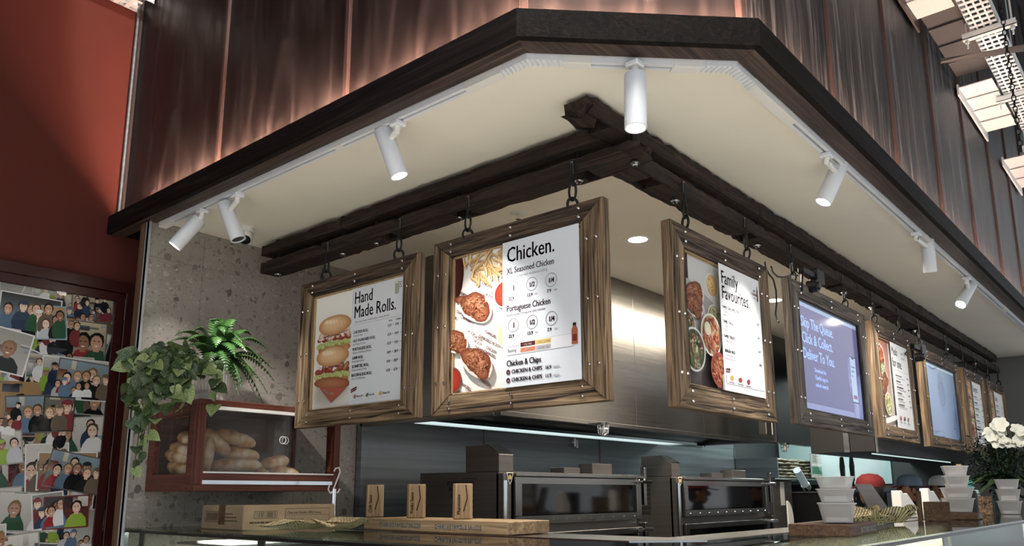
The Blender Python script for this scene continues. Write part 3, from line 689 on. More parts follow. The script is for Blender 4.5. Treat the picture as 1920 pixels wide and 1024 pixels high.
# shelf with sacks and poster
sh = thing('wall_shelf', 'grey steel wall shelf carrying folded sacks, right of the ovens', 'shelf', (0, 0, 0))
B(7.86, 9.03, 3.25, 3.69, 1.735, 1.75).build('board', 'steel', sh)
MB().box(7.86, 7.88, 3.24, 3.69, 1.75, 1.95).build('end_plate', 'steel_dark', sh)
sr = random.Random(4)
for k in range(12):
    col = k // 6; z = 1.752 + (k % 6) * .033; x0 = 7.90 + col * .62 + sr.uniform(-.02, .02); m = MB(); vs = []; nx = 10
    wv = [sr.uniform(-.010, .010) for _ in range(nx + 1)]
    for i in range(nx + 1):
        x = x0 + i * (.58 - col * .1) / nx; zz = z + max(0, wv[i] * .4 + .003)
        y = 3.28 + sr.uniform(-.02, .02)
        vs += [(x, y, zz), (x, y - .012, zz + .012), (x, y, zz + .024), (x, 3.62, zz + .024), (x, 3.62, zz)]
    fs = []
    for i in range(nx):
        for q in range(5): fs.append((i * 5 + q, i * 5 + (q + 1) % 5, (i + 1) * 5 + (q + 1) % 5, (i + 1) * 5 + q))
    fs += [(0, 1, 2, 3, 4), tuple(nx * 5 + q for q in (4, 3, 2, 1, 0))]
    tag(m.add(vs, fs).build('folded_sack', 'sack', None, smooth=True), 'folded brown-grey sack in the %s pile on the wall shelf, %s' % (('left', 'right')[col], ['at the bottom', 'second from the bottom', 'third from the bottom', 'third from the top', 'second from the top', 'on the top'][k % 6]), 'sack', 'folded sacks on the wall shelf')
ps = thing('wall_poster', 'white and green notice hanging at the right end of the sack shelf', 'poster', (8.72, 3.22, 1.76))
a = Art(); a.rect(0, .42, 0, .26, 'b9b2a6'); a.rect(.02, .40, .04, .12, '3f7d5a'); a.rect(.02, .40, .13, .15, 'd8d4cc')
for k in range(4): a.rect(.05, .20 + .03 * (k % 2), .17 + k * .02, .178 + k * .02, '7a746c')
a.build('sheet', 'print', ps); B(0, .42, .0005, .01, 0, .26).build('board', 'grey', ps)
# hanging spatulas
for i, u in enumerate((1578, 1596)):
    q = gy(u, 862, 2.42); t = thing('hanging_spatula', 'black-handled kitchen tool hanging from a wire hook, %s of the pair' % ('left', 'right')[i], 'utensil', (q.x, q.y, q.z))
    MB().tube([(0, 0, .02), (.006, 0, .05), (-.006, 0, .08), (0, 0, .12)], .003, 6).build('wire_hook', 'iron', t, smooth=True)
    MB().tube([(0, 0, .022), (0, 0, -.06), (0, 0, -.19)], [.016, .024, .018], 10).build('handle', 'black', t, smooth=True)
    MB().box(-.03, .03, -.002, .002, -.36, -.19).build('blade', 'steel', t)
# dark appliance and tube under the shelf
ft = thing('foil_roll', 'pale roll standing slanted on the dark bench right of the ovens', 'roll', (7.35, 2.85, 1.625))
MB().cyl((0, 0, .18), (.22, 0, .02), .035, n=16).build('roll', 'white_paint', ft, smooth=True); MB().cyl((.18, 0, .05), (.225, -.001, .017), .04, .037, n=16).build('end_cap', 'steel', ft, smooth=True)
fy = thing('fryer_bench', 'black fryer bench with two wire basket handles in the middle distance', 'fryer', (0, 0, 0))
MB().box(6.95, 8.8, 2.5, 3.2, .3, 1.60).build('body', 'black', fy, bevel=.005); MB().box(6.93, 8.82, 2.47, 3.2, 1.60, 1.612).build('top', 'steel_dark', fy)
for x in (7.15, 7.55): MB().tube([(x, 2.46, 1.40), (x, 2.44, 1.52), (x + .03, 2.44, 1.56), (x + .08, 2.44, 1.56), (x + .11, 2.44, 1.52), (x + .11, 2.46, 1.40)], .006, 6).build('basket_handle', 'chrome', fy, smooth=True)

m_ = bpy.data.materials.new('steam'); m_.use_nodes = True; nt_ = m_.node_tree; nt_.nodes.clear(); o_ = nt_.nodes.new('ShaderNodeOutputMaterial'); v_ = nt_.nodes.new('ShaderNodeVolumeScatter')
tc_ = nt_.nodes.new('ShaderNodeTexCoord'); ns_ = nt_.nodes.new('ShaderNodeTexNoise'); ns_.inputs['Scale'].default_value = 2.2; ns_.inputs['Detail'].default_value = 4; ra_ = nt_.nodes.new('ShaderNodeMapRange'); ra_.inputs[1].default_value = .42; ra_.inputs[2].default_value = .72; ra_.inputs[4].default_value = 2.2
nt_.links.new(tc_.outputs['Object'], ns_.inputs['Vector']); nt_.links.new(ns_.outputs[0], ra_.inputs[0]); nt_.links.new(ra_.outputs[0], v_.inputs['Density']); nt_.links.new(v_.outputs[0], o_.inputs['Volume']); MATS['steam'] = m_
tag(MB().ball((0, 0, 0), (.55, .30, .30), 20).build('steam_cloud', 'steam', loc=(8.2, 2.62, 1.93)), 'pale steam rising over the black fryer bench in front of the teal wall', 'steam', None, 'stuff')

# ================================================================ MENU BOARDS
WRED, INK = '5a1f22', '4a2a26'
def bun(a, x, z, w, fill='chicken', s=0):
    rn = random.Random(s); h = w * .62
    a.blob(x, z - h * .60, w * .50, h * .20, 'd99a62', 'b0693a', wob=.04, seed=s)            # base bun
    a.blob(x, z - h * .66, w * .46, h * .12, 'e8c08e', 'c98a54', wob=.04, seed=s + 1)
    for k in range(16): a.blob(x + (k / 15 - .5) * w * .98, z - h * .42 + rn.uniform(-.02, .02) * w * 2, w * .07, h * .10, 'c9cf7a', '8fa04a', rn.uniform(0, 3), .3, s + k, 10)
    for k in range(9): a.blob(x + (k / 8 - .5) * w * .9, z - h * .26 + rn.uniform(-.02, .02) * w, w * .09, h * .08, 'b5483c', '7c2320', rn.uniform(-.4, .4), .15, s + k, 12)
    for k in range(14):
        c = ('ead2b4', 'b98a62') if fill == 'roast' else ('c98a5c', '8a4a2a'); c = c if k % 4 else ('f0e6dc', 'd9b8b8')
        a.blob(x + rn.uniform(-.44, .44) * w, z - h * .15 + rn.uniform(-.08, .10) * h, w * rn.uniform(.06, .12), h * .09, c[0], c[1], rn.uniform(-.7, .7), .25, s + k, 12)
    for k in range(6): a.strip(x + rn.uniform(-.4, .4) * w, z - h * .2, x + rn.uniform(-.4, .4) * w, z - h * .1, w * .015, '7a2a4a')
    a.blob(x, z + h * .16, w * .50, h * .32, 'eec592', 'bd7a42', 0, .03, s, 28, -w * .08, h * .10)
    a.blob(x - w * .12, z + h * .28, w * .22, h * .09, 'f8dcb4', 'eac08c', -.05, .1, s)
    for k in range(5): a.strip(x - w * .2 + k * w * .1, z + h * .38, x - w * .15 + k * w * .11, z + h * .10, w * .006, 'c98a50')
def leg(a, x, z, r, rot, s):
    c, q = math.cos(rot), math.sin(rot); P = lambda u, v: (x + (u * c - v * q) * r, z + (u * q + v * c) * r); rn = random.Random(s)
    a.blob(*P(.06, -.10), r * 1.05, r * .62, 'b9a69a', 'd9cdc4', rot, .1, s)
    a.blob(*P(-.9, .12), r * .52, r * .20, 'a5623e', '6e2f1c', rot + .15, .16, s)
    a.blob(*P(0, 0), r * .95, r * .60, 'b36a44', '6c2c1a', rot, .20, s, 32, -r * .1, r * .12)
    a.blob(*P(.45, -.25), r * .50, r * .42, 'a86240', '6f2f1c', rot, .22, s + 3)
    a.blob(*P(-.35, .16), r * .36, r * .2, 'bd7a52', 'a35c3a', rot + .4, .25, s + 5); a.blob(*P(.25, .12), r * .3, r * .2, 'c08058', 'a86040', rot - .2, .25, s + 6)
    for k in range(120):
        q_ = math.sqrt(rn.random()); th = rn.uniform(0, 6.28); u, v = .84 * q_ * math.cos(th), .50 * q_ * math.sin(th); cc = rn.choice([('7a3420', '8f452c'), ('c98a60', 'b87650'), ('9c5436', '94492e'), ('5e281a', '76361f'), ('b46c48', 'a86040'), ('8a4028', '94492e')])
        a.blob(*P(u, v), r * rn.uniform(.02, .085), r * rn.uniform(.015, .04), cc[0], cc[1], rot + rn.gauss(.3, .6), .3, k, 7)
def fries(a, x0, x1, z0, z1, n, s, w_=.010, L=.075):
    rn = random.Random(s)
    for k in range(n):
        x = rn.uniform(x0, x1); z = rn.uniform(z0, z1); t = rn.gauss(0, .9); l = L * rn.uniform(.6, 1.1)
        c = rn.choice([('f2cf94', 'c98f50'), ('ecc07e', 'b97e42'), ('f8deac', 'd6a364')])
        a.strip(x, z, x + l * math.cos(t), z + l * math.sin(t), w_ * 1.15, 'a87a48', '8a5c34', .004); a.strip(x, z, x + l * math.cos(t), z + l * math.sin(t), w_, c[0], c[1], .004)
def bowl(a, x, z, r, rim, cc, ce, s, kind=''):
    rn = random.Random(s); a.blob(x, z, r, r * .98, rim, rim, n=28); a.blob(x, z, r * .9, r * .88, cc, ce, n=28)
    pal = {'salad': ['5c6e34', '8d9c4c', 'b0444c', '2f3a24', 'd8c8a0', '7a8a5a', 'c77a6a'], 'chicken': ['a84a2c', 'c46a42', '8a3520', 'd88a58', '9a3c28'], 'slaw': ['cfd49a', 'a9b870', 'e9e6c8', '8fa05a', 'b8566a'], '': []}[kind]
    if pal:
        for k in range(60):
            t = rn.uniform(0, 6.28); q = r * .78 * math.sqrt(rn.random()); c = rn.choice(pal)
            a.blob(x + q * math.cos(t), z + q * math.sin(t), r * rn.uniform(.08, .22), r * rn.uniform(.04, .12), c, rn.choice(pal), rn.uniform(0, 3), .25, k, 9)
def lines(a, x, z, w_, n, dz, col='6a5f5c', h=.0042, s=0):
    rn = random.Random(s)
    for k in range(n):
        q = x; e = x + w_ * rn.uniform(.6, 1)
        while q < e: l = rn.uniform(.008, .022); a.rect(q, min(q + l, e), z - k * dz, z - k * dz + h, col); q += l + .004
def art_rolls(a, t, x0, x1, z0, z1):
    sp = x0 + (x1 - x0) * .44
    a.rect(x0, sp, z0, z1, 'd9d2c8', 'f0ece4'); a.blob(x0 + .12, z0 + .08, .16, .07, 'a89c8c', 'd6cec2', .1)
    bun(a, x0 + .15, z0 + .36, .235, 'roast', 4); bun(a, x0 + .145, z0 + .215, .235, 'chicken', 9)
    a.blob(x0 + .15, z0 + .115, .13, .028, 'b9714a', '9a4e30', -.08, .05, 3)
    a.poly([(x0 + .06, z0 + .10), (sp - .02, z0 + .085), (x0 + .15, z0 + .025)], 'b5533f'); a.text("CHARGRILL", x0 + .085, z0 + .080, .020, 'f4e6da', .8, .0004, rot=-.3)
    t.rect(sp, x1, z0, z1, 'd6dae0', 'd6dae0'); L = sp + .016; Rr = x1 - .014
    t.text('Hand', L, z1 - .076, .078, '3c1f1c', .76, .0011); t.text('Made Rolls.', L, z1 - .142, .080, '3c1f1c', .76, .0011)
    t.text('Served on a fresh roll with lettuce, tomato & onion.', L + .01, z1 - .165, .0135, '5a5452', .82)
    t.rect(L, Rr, z1 - .174, z1 - .173, '8a8584'); t.text('ROLL', Rr - .085, z1 - .190, .0105, INK, .9, .0003); t.text('COMBO', Rr - .042, z1 - .190, .0105, INK, .9, .0003)
    for k, (n_, d_, p1, p2) in enumerate((('CHICKEN ROLL', 'Chicken & Mayo', '13.9', '19.9'), ('OLD FASHIONED ROLL', 'Just Chicken & Gravy', '13.9', '19.9'), ('PORTUGUESE ROLL', 'Chicken, Chilli Mayo & Peri Peri', '13.9', '19.9'), ('LAMB ROLL', 'Roast Lamb & Gravy', '14.9', '20.9'), ('SCHNITZEL ROLL', 'Chicken Schnitty & Mayo', '14.9', '20.9'), ('BACON & EGG ROLL', 'Classic with BBQ Sauce', '11.9', '17.9'))):
        z = z1 - .213 - k * .0385
        t.text(n_, L, z, .0185, INK, .80, .0006); t.text(d_, L, z - .014, .0125, '6a6462', .80); t.text(p1, Rr - .092, z, .0165, INK, .85, .0006); t.text(p2, Rr - .045, z, .0165, INK, .85, .0006)
        t.rect(Rr - .060, Rr - .050, z + .006, z + .008, '9a9694'); t.rect(Rr - .012, Rr, z + .006, z + .008, '9a9694')
    zz = z0 + .052
    t.rect(L, Rr, zz - .030, zz - .0295, 'aaa6a4'); t.poly([(L, zz + .005), (L + .038, zz + .016), (L + .038, zz + .032), (L, zz + .021)], WRED); t.text('ADD ON', L + .004, zz + .010, .010, 'f0e8e4', .8, .0003, rot=.28)
    for k, (n_, c) in enumerate((('Bacon 3.0', 'c07a6a'), ('Avo 2.0', '5a7a3c'), ('Cheese 2.0', 'd8a848'))):
        x = L + .028 + k * .085; t.blob(x, zz - .012, .010, .008, c, '7a4a3a' if k == 0 else c, .4, .2, k, 10); t.text(n_, x + .014, zz - .016, .0125, INK, .8, .0003)
    t.rect(Rr - .048, Rr - .024, z1 - .075, z1 - .022, '9ea68c'); t.rect(Rr - .045, Rr - .027, z1 - .030, z1 - .018, 'c9cfae'); lines(t, Rr - .020, z1 - .030, .022, 3, .010, '8a8584')
def art_chicken(a, t, x0, x1, z0, z1):
    sp = x0 + (x1 - x0) * .44
    a.rect(x0, sp, z0, z1, 'e6dcd6', 'efe8e2'); rn = random.Random(8)
    for k in range(34): a.text(rn.choice(['CHARGRILL', 'CHICKEN']), rn.uniform(x0 - .05, sp - .05), rn.uniform(z0, z1 - .12), .017, rn.choice(['d9a8ac', 'c98a94', 'e0b8b4']), .8, .0004, rot=-.5)
    a.blob(x0 + .005, z1 - .07, .045, .10, '5a2420', '3a1614', 0, .05, 2)
    a.poly([(x0 + .13, z1 - .13), (sp, z1 - .08), (sp, z1), (x0 + .09, z1)], 'f4f2f0')
    fries(a, x0 + .065, sp - .02, z1 - .105, z1 - .015, 64, 3)
    bowl(a, sp - .008, z1 - .19, .055, 'e8e0d8', 'b83a26', '9a2c1c', 1); bowl(a, sp + .004, z0 + .20, .050, 'f4f0ea', 'f2e0a0', 'e6cc7c', 1); bowl(a, x0 - .005, z0 + .055, .055, '6a5048', 'b83222', '98261a', 1)
    leg(a, x0 + .12, z1 - .215, .085, -.35, 11); leg(a, x0 + .015, z0 + .21, .070, -.1, 12); leg(a, x0 + .14, z0 + .115, .082, -.5, 13)
    t.rect(sp, x1, z0, z1, 'd4dae4'); L = sp + .020; Rr = x1 - .02
    t.text('Chicken.', L, z1 - .080, .082, '4a2224', .78, .0011)
    t.text('XL Seasoned Chicken', L, z1 - .125, .033, '4a2224', .76, .0007); t.text("Charlie's chicken with traditional stuffing", L, z1 - .144, .0145, '6a6266', .80)
    def trio(z):
        for k, (n_, p_) in enumerate((('1', '22.9'), ('1/2', '13.9'), ('1/4', '7.9'))):
            x = L + .032 + k * .088; t.ring(x, z, .026, .0026, '8d8a90'); t.text(n_, x, z - .010, .030 if k == 0 else .026, '4a2224', .8, .0012, 'c'); t.text(p_, x - .010, z - .045, .018, INK, .85, .0008, 'c'); t.rect(x + .012, x + .026, z - .042, z - .036, 'b4b2b8')
    trio(z1 - .182); t.text('Portuguese Chicken', L, z1 - .268, .033, '4a2224', .76, .0007); t.text('Brush-basted Portuguese style chicken', L, z1 - .286, .0145, '6a6266', .80); trio(z1 - .322)
    zc = z1 - .405; t.rect(L, Rr - .012, zc - .026, zc + .018, 'b4b2b8'); t.rect(L + .001, Rr - .013, zc - .025, zc + .017, 'dde0e6')
    t.text('Choose your', L + .006, zc + .002, .013, INK, .8); t.text('Basting', L + .006, zc - .016, .018, INK, .8, .0003)
    for k, c in enumerate(('5e2226', 'd9b34a', 'd9744a', 'a8a6ae')):
        x = L + .066 + (k % 2) * .070; z = zc - (k // 2) * .020; t.rect(x, x + .068, z - .002, z + .014, c); t.text(('PERI PERI', 'LEMON & HERB', 'PERI MAYO', 'NO BASTING')[k], x + .034, z + .001, .011, 'f4eeee', .8, .0003, 'c')
    t.rect(Rr - .018, Rr + .008, zc - .020, zc + .030, 'b0583c'); t.poly([(Rr - .018, zc + .030), (Rr + .008, zc + .030), (Rr + .001, zc + .044), (Rr - .011, zc + .044)], 'b0583c'); t.rect(Rr - .012, Rr + .002, zc + .044, zc + .054, '3a1c1c'); t.rect(Rr - .014, Rr + .004, zc - .010, zc + .014, '7c2c22')
    t.text('Chicken & Chips', L, zc - .066, .031, '4a2224', .76, .0007)
    for k, p_ in enumerate(('16.9', '11.9')):
        z = zc - .094 - k * .030; t.blob(L + .008, z + .006, .0095, .0095, '4a2224', '4a2224', n=14); t.text(('1/2', '1/4')[k], L + .008, z + .002, .0085, 'e8e4e6', .8, .0003, 'c'); t.text('CHICKEN & CHIPS', L + .024, z, .0205, INK, .84, .0008); t.text(p_, L + .178, z, .0185, INK, .85, .0008); t.rect(L + .214, L + .240, z + .002, z + .008, 'b4b2b8')
def art_family(a, t, x0, x1, z0, z1):
    sp = x0 + (x1 - x0) * .40; a.rect(x0, sp, z0, z1, '4a423e', 'b9b4b0'); a.poly([(x0 + .05, z1), (sp, z1), (sp, z1 - .16), (x0 + .06, z1 - .10)], 'c6c2be'); a.rect(x0, x0 + .055, z1 - .10, z1, '3a1618')
    a.poly([(x0, z1 - .30), (x0 + .16, z1 - .17), (sp, z1 - .32), (x0 + .10, z1 - .42)], 'd0cac4'); bowl(a, sp - .005, z1 - .09, .05, 'e0dcd4', 'f0d08c', 'd8a860', 5, '')
    fries(a, sp - .05, sp - .01, z1 - .12, z1 - .07, 12, 4, .006, .03)
    bowl(a, sp + .0, z1 - .22, .055, 'd8d4cc', 'cfd49a', 'a9b870', 6, 'slaw'); leg(a, x0 + .085, z1 - .15, .075, .2, 21); leg(a, x0 + .07, z1 - .20, .065, -.3, 22)
    bowl(a, x0 + .005, z1 - .285, .055, 'a8b0a8', '5c6e34', '3a4a24', 7, 'salad'); bowl(a, sp - .07, z0 + .205, .085, 'e0dcd0', 'c8a078', 'b08a60', 8, 'chicken'); bowl(a, sp - .105, z0 + .225, .026, 'f0ece0', 'eee4c0', 'e0d4a4', 1)
    bowl(a, x0 + .035, z0 + .13, .085, 'd8d8d4', '6a7240', '3a4a24', 9, 'salad'); bowl(a, sp - .03, z0 + .075, .070, 'a84038', 'b8643c', '8a3c24', 10, 'chicken')
    a.rect(sp - .015, sp, z0, z0 + .06, 'b0a498'); t.rect(sp, x1, z0, z1, 'e2e2e4'); L = sp + .018; Rr = x1 - .016
    t.text('Family', L, z1 - .078, .076, '4a2a2c', .78, .0011); t.text('Favourites.', L, z1 - .140, .076, '4a2a2c', .76, .0011)
    for k, (n_, p_, q_) in enumerate((('FAMILY SEASONED PACK', '65.9', 2), ('FAMILY PACK', '64.9', 2), ('FAMILY TREATS', '61.9', 1), ('BURGER PACK', '59.9', 2))):
        z = z1 - .180 - k * .058; t.text(n_, L, z, .0175, INK, .78, .0006); t.text(p_, Rr - .030, z - .022, .017, INK, .8, .0006)
        for m_, tx in enumerate(('1 Chicken, Large Chips,', '4 Rolls & 1.25L Drink')[:q_]): t.text(tx, L, z - .015 - m_ * .014, .0125, '6e6866', .78)
    zz = z0 + .06; t.poly([(L, zz + .010), (L + .036, zz + .014), (L + .036, zz + .030), (L, zz + .026)], WRED); t.text('ADD ON', L + .004, zz + .015, .010, 'f0e8e4', .8)
    t.rect(L, Rr, zz - .032, zz + .004, 'c4c2c4'); t.rect(L + .001, Rr - .001, zz - .031, zz + .003, 'e4e4e6')
    for k, (n_, c) in enumerate((('Veg Wedges 4.5', 'c8a050'), ('3 Bread Rings 4.0', 'a8402c'), ('Large Gravy 5.5', 'a0303c'))): t.blob(L + .045 + k * .075, zz - .008, .017, .011, c, c, .1, .15, k, 12); t.text(n_, L + .045 + k * .075, zz - .028, .010, INK, .75, .0002, 'c')
    t.rect(Rr - .012, Rr - .002, z1 - .095, z1 - .045, '2a1416'); t.rect(Rr - .009, Rr - .005, z1 - .045, z1 - .030, '2a1416'); t.rect(Rr - .012, Rr - .002, z1 - .08, z1 - .06, '8a2428')
    for k in range(3): t.text(('ADD', 'COLDDRINK', '5.5')[k], Rr - .036, z1 - .058 - k * .016, .013, 'c0484a', .7, .0003, 'c')
def art_purple(a, t, x0, x1, z0, z1):
    t.rect(x0, x1, z0, z1, '55568e', '6a6490'); t.rect(x0, x1, z1 - .025, z1, '8fa6cc', 'a8bcd8'); t.rect(x0, x1, z0, z0 + .035, '7c86c4', '8088bc')
    for k, s_ in enumerate(('Skip The Queue.', 'Click & Collect.', 'Deliver To You.')): t.text(s_, x0 + .055, z1 - .125 - k * .078, .076, 'a9bfe4', .86, .0011)
    for k, s_ in enumerate(('Download the', "Charlie's app to", 'unlock rewards.')): t.text(s_, x0 + .19, z1 - .335 - k * .036, .030, 'a9bfe4', .9, .0006)
    px = x1 - .16; t.blob(px + .115, z0 + .10, .10, .16, '8f9ad0', '6f74ac', -.3, .1, 2); t.blob(px + .03, z0 + .23, .075, .13, '7c80b8', '6c6ca4', .1, .1, 3)
    t.rect(px - .002, px + .102, z0 + .088, z0 + .342, '2a2c44'); t.rect(px + .004, px + .096, z0 + .094, z0 + .336, 'a4bce0', '98b0dc'); t.rect(px + .03, px + .07, z0 + .326, z0 + .336, '2a2c44')
    for k in range(3): t.rect(px + .02, px + .08 - k * .02, z0 + .28 - k * .025, z0 + .288 - k * .025, '5a62a0')
    t.rect(px + .02, px + .08, z0 + .11, z0 + .13, '8a3c7c'); t.blob(px - .004, z0 + .22, .014, .012, '8f9ad0', '8088bc'); t.blob(px - .004, z0 + .18, .014, .012, '8f9ad0', '8088bc')
def art_meals(a, t, x0, x1, z0, z1):
    sp = x0 + (x1 - x0) * .40; a.rect(x0, sp, z0, z1, 'c9bcae', 'a8604c'); bowl(a, x0 + .07, z1 - .12, .09, 'e8e4da', 'b5643c', '8a3c24', 2, 'chicken'); bowl(a, x0 + .09, z1 - .20, .05, '7a8a54', 'cfd49a', 'a9b870', 3, 'slaw')
    leg(a, x0 + .09, z0 + .25, .08, .9, 31); bowl(a, x0 + .11, z0 + .13, .07, 'f0e8c8', 'd8d060', 'b0b040', 5, 'slaw'); a.strip(x0, z0 + .02, sp, z0 + .06, .03, 'e8e4da')
    t.rect(sp, x1, z0, z1, 'e4e2e0'); L = sp + .018; t.text('Meals', L, z1 - .075, .070, '4a2a2c', .76, .0011); t.text('for one.', L, z1 - .150, .080, '4a2a2c', .76, .0014); t.text('Swap', L + .20, z1 - .055, .022, INK, .8); t.text('your drink', L + .20, z1 - .085, .022, INK, .8)
    t.rect(L, x1 - .02, z1 - .170, z1 - .169, '8a8584')
    for k in range(6): lines(t, L + .04, z1 - .205 - k * .036, .14, 1, .01, '4a3a38', .008, k); lines(t, L + .04, z1 - .218 - k * .036, .20, 1, .01, '9a9290', .004, k); lines(t, x1 - .06, z1 - .205 - k * .036, .03, 1, .01, '4a3a38', .008, k + 9)
    for k, c in enumerate(('c0484a', '5a3a34', 'a87c5c')): t.blob(L + .05 + k * .08, z0 + .06, .016, .014, c, c, .3, .2, k, 10); lines(t, L + .03 + k * .08, z0 + .03, .05, 1, .01, '6a5f5c', .005, k)
def art_blue(a, t, x0, x1, z0, z1):
    t.rect(x0, x1, z0, z1, '3f5a86', '5c7696'); t.blob(x0 + .45, z1 - .2, .10, .17, '35507a', '4a6690', .1, .1, 4); t.ring(x0 + .45, z1 - .2, .09, .012, '30486e'); t.blob(x1 - .10, z0 + .12, .08, .12, '33486c', '46608a', -.2, .2, 6)
    t.rect(x0, x1, z1 - .02, z1, '8fa4b4', 'a4b6c0')
def art_far(seed):
    def f(a, t, x0, x1, z0, z1):
        sp = x0 + (x1 - x0) * .40; a.rect(x0, sp, z0, z1, 'd8b88c', 'b98a60'); bun(a, x0 + .10, z1 - .12, .18, 'chicken', seed); bun(a, x0 + .12, z1 - .27, .2, 'roast', seed + 1); bowl(a, x0 + .10, z0 + .1, .08, 'e8e4da', 'b83a26', 'c8a060', seed, 'chicken')
        t.rect(sp, x1, z0, z1, 'e6e4e2'); L = sp + .02; t.text('Burgers.' if seed == 40 else 'Sides.', L, z1 - .085, .075, '4a2a2c', .76, .0011)
        for k in range(7): lines(t, L, z1 - .13 - k * .05, .16, 1, .01, '4a3a38', .009, k + seed); lines(t, L, z1 - .146 - k * .05, .2, 1, .01, '9a9290', .005, k); lines(t, x1 - .06, z1 - .13 - k * .05, .035, 1, .01, '4a3a38', .009, k)
    return f
def menu_board(lab, cat, origin, rz, W, H, art, wood, fw=.088, fh=.076, rw=None, screen=False, seed=0, lw=None):
    t = thing('menu_board' if not screen else 'menu_screen', lab, cat, origin, rz, 'boards hanging from the timber racks'); rn = random.Random(seed); lw = lw or .100; RW = rw or .095; F = fh
    T = .040
    parts = (([(0, 0), (W, 0), (W - RW, F), (lw, F)], 'x'), ([(0, H), (lw, H - F), (W - RW, H - F), (W, H)], 'x'), ([(0, 0), (lw, F), (lw, H - F), (0, H)], 'z'), ([(W, 0), (W, H), (W - RW, H - F), (W - RW, F)], 'z'))
    for pts, ax in parts:
        m = MB().extr(pts, 1, rn.uniform(-.002, .002), T)
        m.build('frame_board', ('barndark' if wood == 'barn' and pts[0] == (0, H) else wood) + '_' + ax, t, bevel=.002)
    # inner slip
    s = MB()
    for x0, x1, z0, z1 in ((lw - .012, W - RW + .012, F - .012, F + .006), (lw - .012, W - RW + .012, H - F - .006, H - F + .012), (lw - .012, lw + .006, F, H - F), (W - RW - .006, W - RW + .012, F, H - F)): s.box(x0, x1, .010, T - .005, z0, z1)
    s.build('inner_slip', 'black' if screen else 'barnlight_z', t)
    B(lw - .01, W - RW + .01, .022, .034, F - .01, H - F + .01).build('display_panel' if screen else 'backing_board', 'black' if screen else 'white', t)
    a = Art(clip=(lw, W - RW, F, H - F)); tt = Art()
    art(a, tt, lw + .002, W - RW - .002, F + .002, H - F - .002)
    if screen:
        tt.build('screen_image', 'screen', t, loc=(0, .0215, 0))
    else:
        a.build('food_picture', 'print', t, loc=(0, .0218, 0))
        n_a = a.l * a.eps; tt.build('price_panel', 'print', t, loc=(0, .0218 - n_a - .0002, 0))
    # coach screws in pairs
    sm = MB().ball((0, -.003, 0), (.0062, .0048, .0062), 8).mesh('screw', True); sm.materials.append(MATS['chrome'])
    for fx in (.12, .5, .88):
        for zc in (F * .30, F * .72):
            mkobj('screw', sm, None, t, (W * fx, -.001, zc)); mkobj('screw', sm, None, t, (W * fx, -.001, H - zc))
    for fz in (.18, .5, .80):
        for xc in (F * .30, F * .72):
            mkobj('screw', sm, None, t, (W - xc * RW / F, -.001, H * fz)); mkobj('screw', sm, None, t, (xc * lw / F, -.001, H * fz))
    return t
AX = XA - BW / 2 - .008 - .018
menu_board('hanging board with two filled rolls and the Hand Made Rolls price list', 'menu board', (AX, 3.195, 1.900), -math.pi / 2, .83, .69, art_rolls, 'barn', seed=1)
menu_board('hanging board with fries, roast chicken legs and the Chicken price list', 'menu board', (AX, 2.275, 1.898), -math.pi / 2, .828, .704, art_chicken, 'barn', seed=2)
AY = YB - BW / 2 - .008 - .018
menu_board('hanging board with platters of food and the Family Favourites list', 'menu board', (2.470, AY, 1.895), 0, .86, .685, art_family, 'barn', seed=3, fh=.088, rw=.128)
menu_board('purple screen in a grey timber frame reading Skip The Queue', 'screen', (3.570, AY, 1.905), 0, 1.09, .685, art_purple, 'greybarn', screen=True, seed=4, lw=.11)
menu_board('brightly lit hanging board with the Meals for one list', 'menu board', (4.80, AY, 1.905), 0, .80, .68, art_meals, 'barn', seed=5)
menu_board('screen showing only a dim blue image, in a timber frame, sixth in the row', 'screen', (5.84, AY, 1.90), 0, 1.09, .675, art_blue, 'barn', screen=True, seed=6, lw=.11)
menu_board('bright narrow hanging board partly behind the white flowers, second from the end', 'menu board', (7.10, AY, 1.90), 0, .76, .68, art_far(40), 'barn', seed=7)
menu_board('bright hanging board at the far end of the right rack above the flowers', 'menu board', (7.98, AY, 1.90), 0, .84, .68, art_far(50), 'barn', seed=8)

# ================================================================ DISPLAY COUNTER
GZ = 1.456
OUT = [(1.66, 3.695), (1.66, 1.16), (2.12, .76), (5.35, .76)]; INN = [(2.14, 3.695), (2.14, 1.36), (2.31, 1.20), (5.35, 1.20)]
def inset(P, Q, t): return [lerp(p, q, t) for p, q in zip(P, Q)]
ct = thing('display_counter', 'glass-topped display counter running round the corner below the menu boards', 'counter')
for i in range(3): MB().prism([OUT[i], OUT[i + 1], INN[i + 1], INN[i]], GZ - .008, GZ).build('glass_top', 'glass_top', ct)
e1 = inset(OUT, INN, .035); e2 = inset(OUT, INN, .97)
for i in range(3):
    MB().prism([OUT[i], OUT[i + 1], e1[i + 1], e1[i]], GZ - .018, GZ - .0085).build('edge_strip', 'black', ct)
    MB().prism([e2[i], e2[i + 1], INN[i + 1], INN[i]], GZ - .006, GZ + .0025).build('back_rim', 'steel_shine', ct)
    f0, f1 = inset(OUT, INN, .02), inset(OUT, INN, .03)
    MB().prism([f0[i], f0[i + 1], f1[i + 1], f1[i]], .98, GZ - .019).build('front_pane', 'glass_clear', ct)
    MB().prism([e1[i], e1[i + 1], e2[i + 1], e2[i]], .96, .98).build('display_shelf', 'cream', ct)
    MB().prism([OUT[i], OUT[i + 1], e2[i + 1], e2[i]], 0, .955).build('plinth', 'darkgrey', ct)
    MB().prism([e2[i], e2[i + 1], INN[i + 1], INN[i]], .96, GZ - .03).build('rear_frame', 'cream', ct) if i != 0 else MB().prism([lerp(e2[0], e2[1], .35), e2[1], INN[1], lerp(INN[0], INN[1], .35)], .96, GZ - .03).build('rear_frame', 'steel', ct)
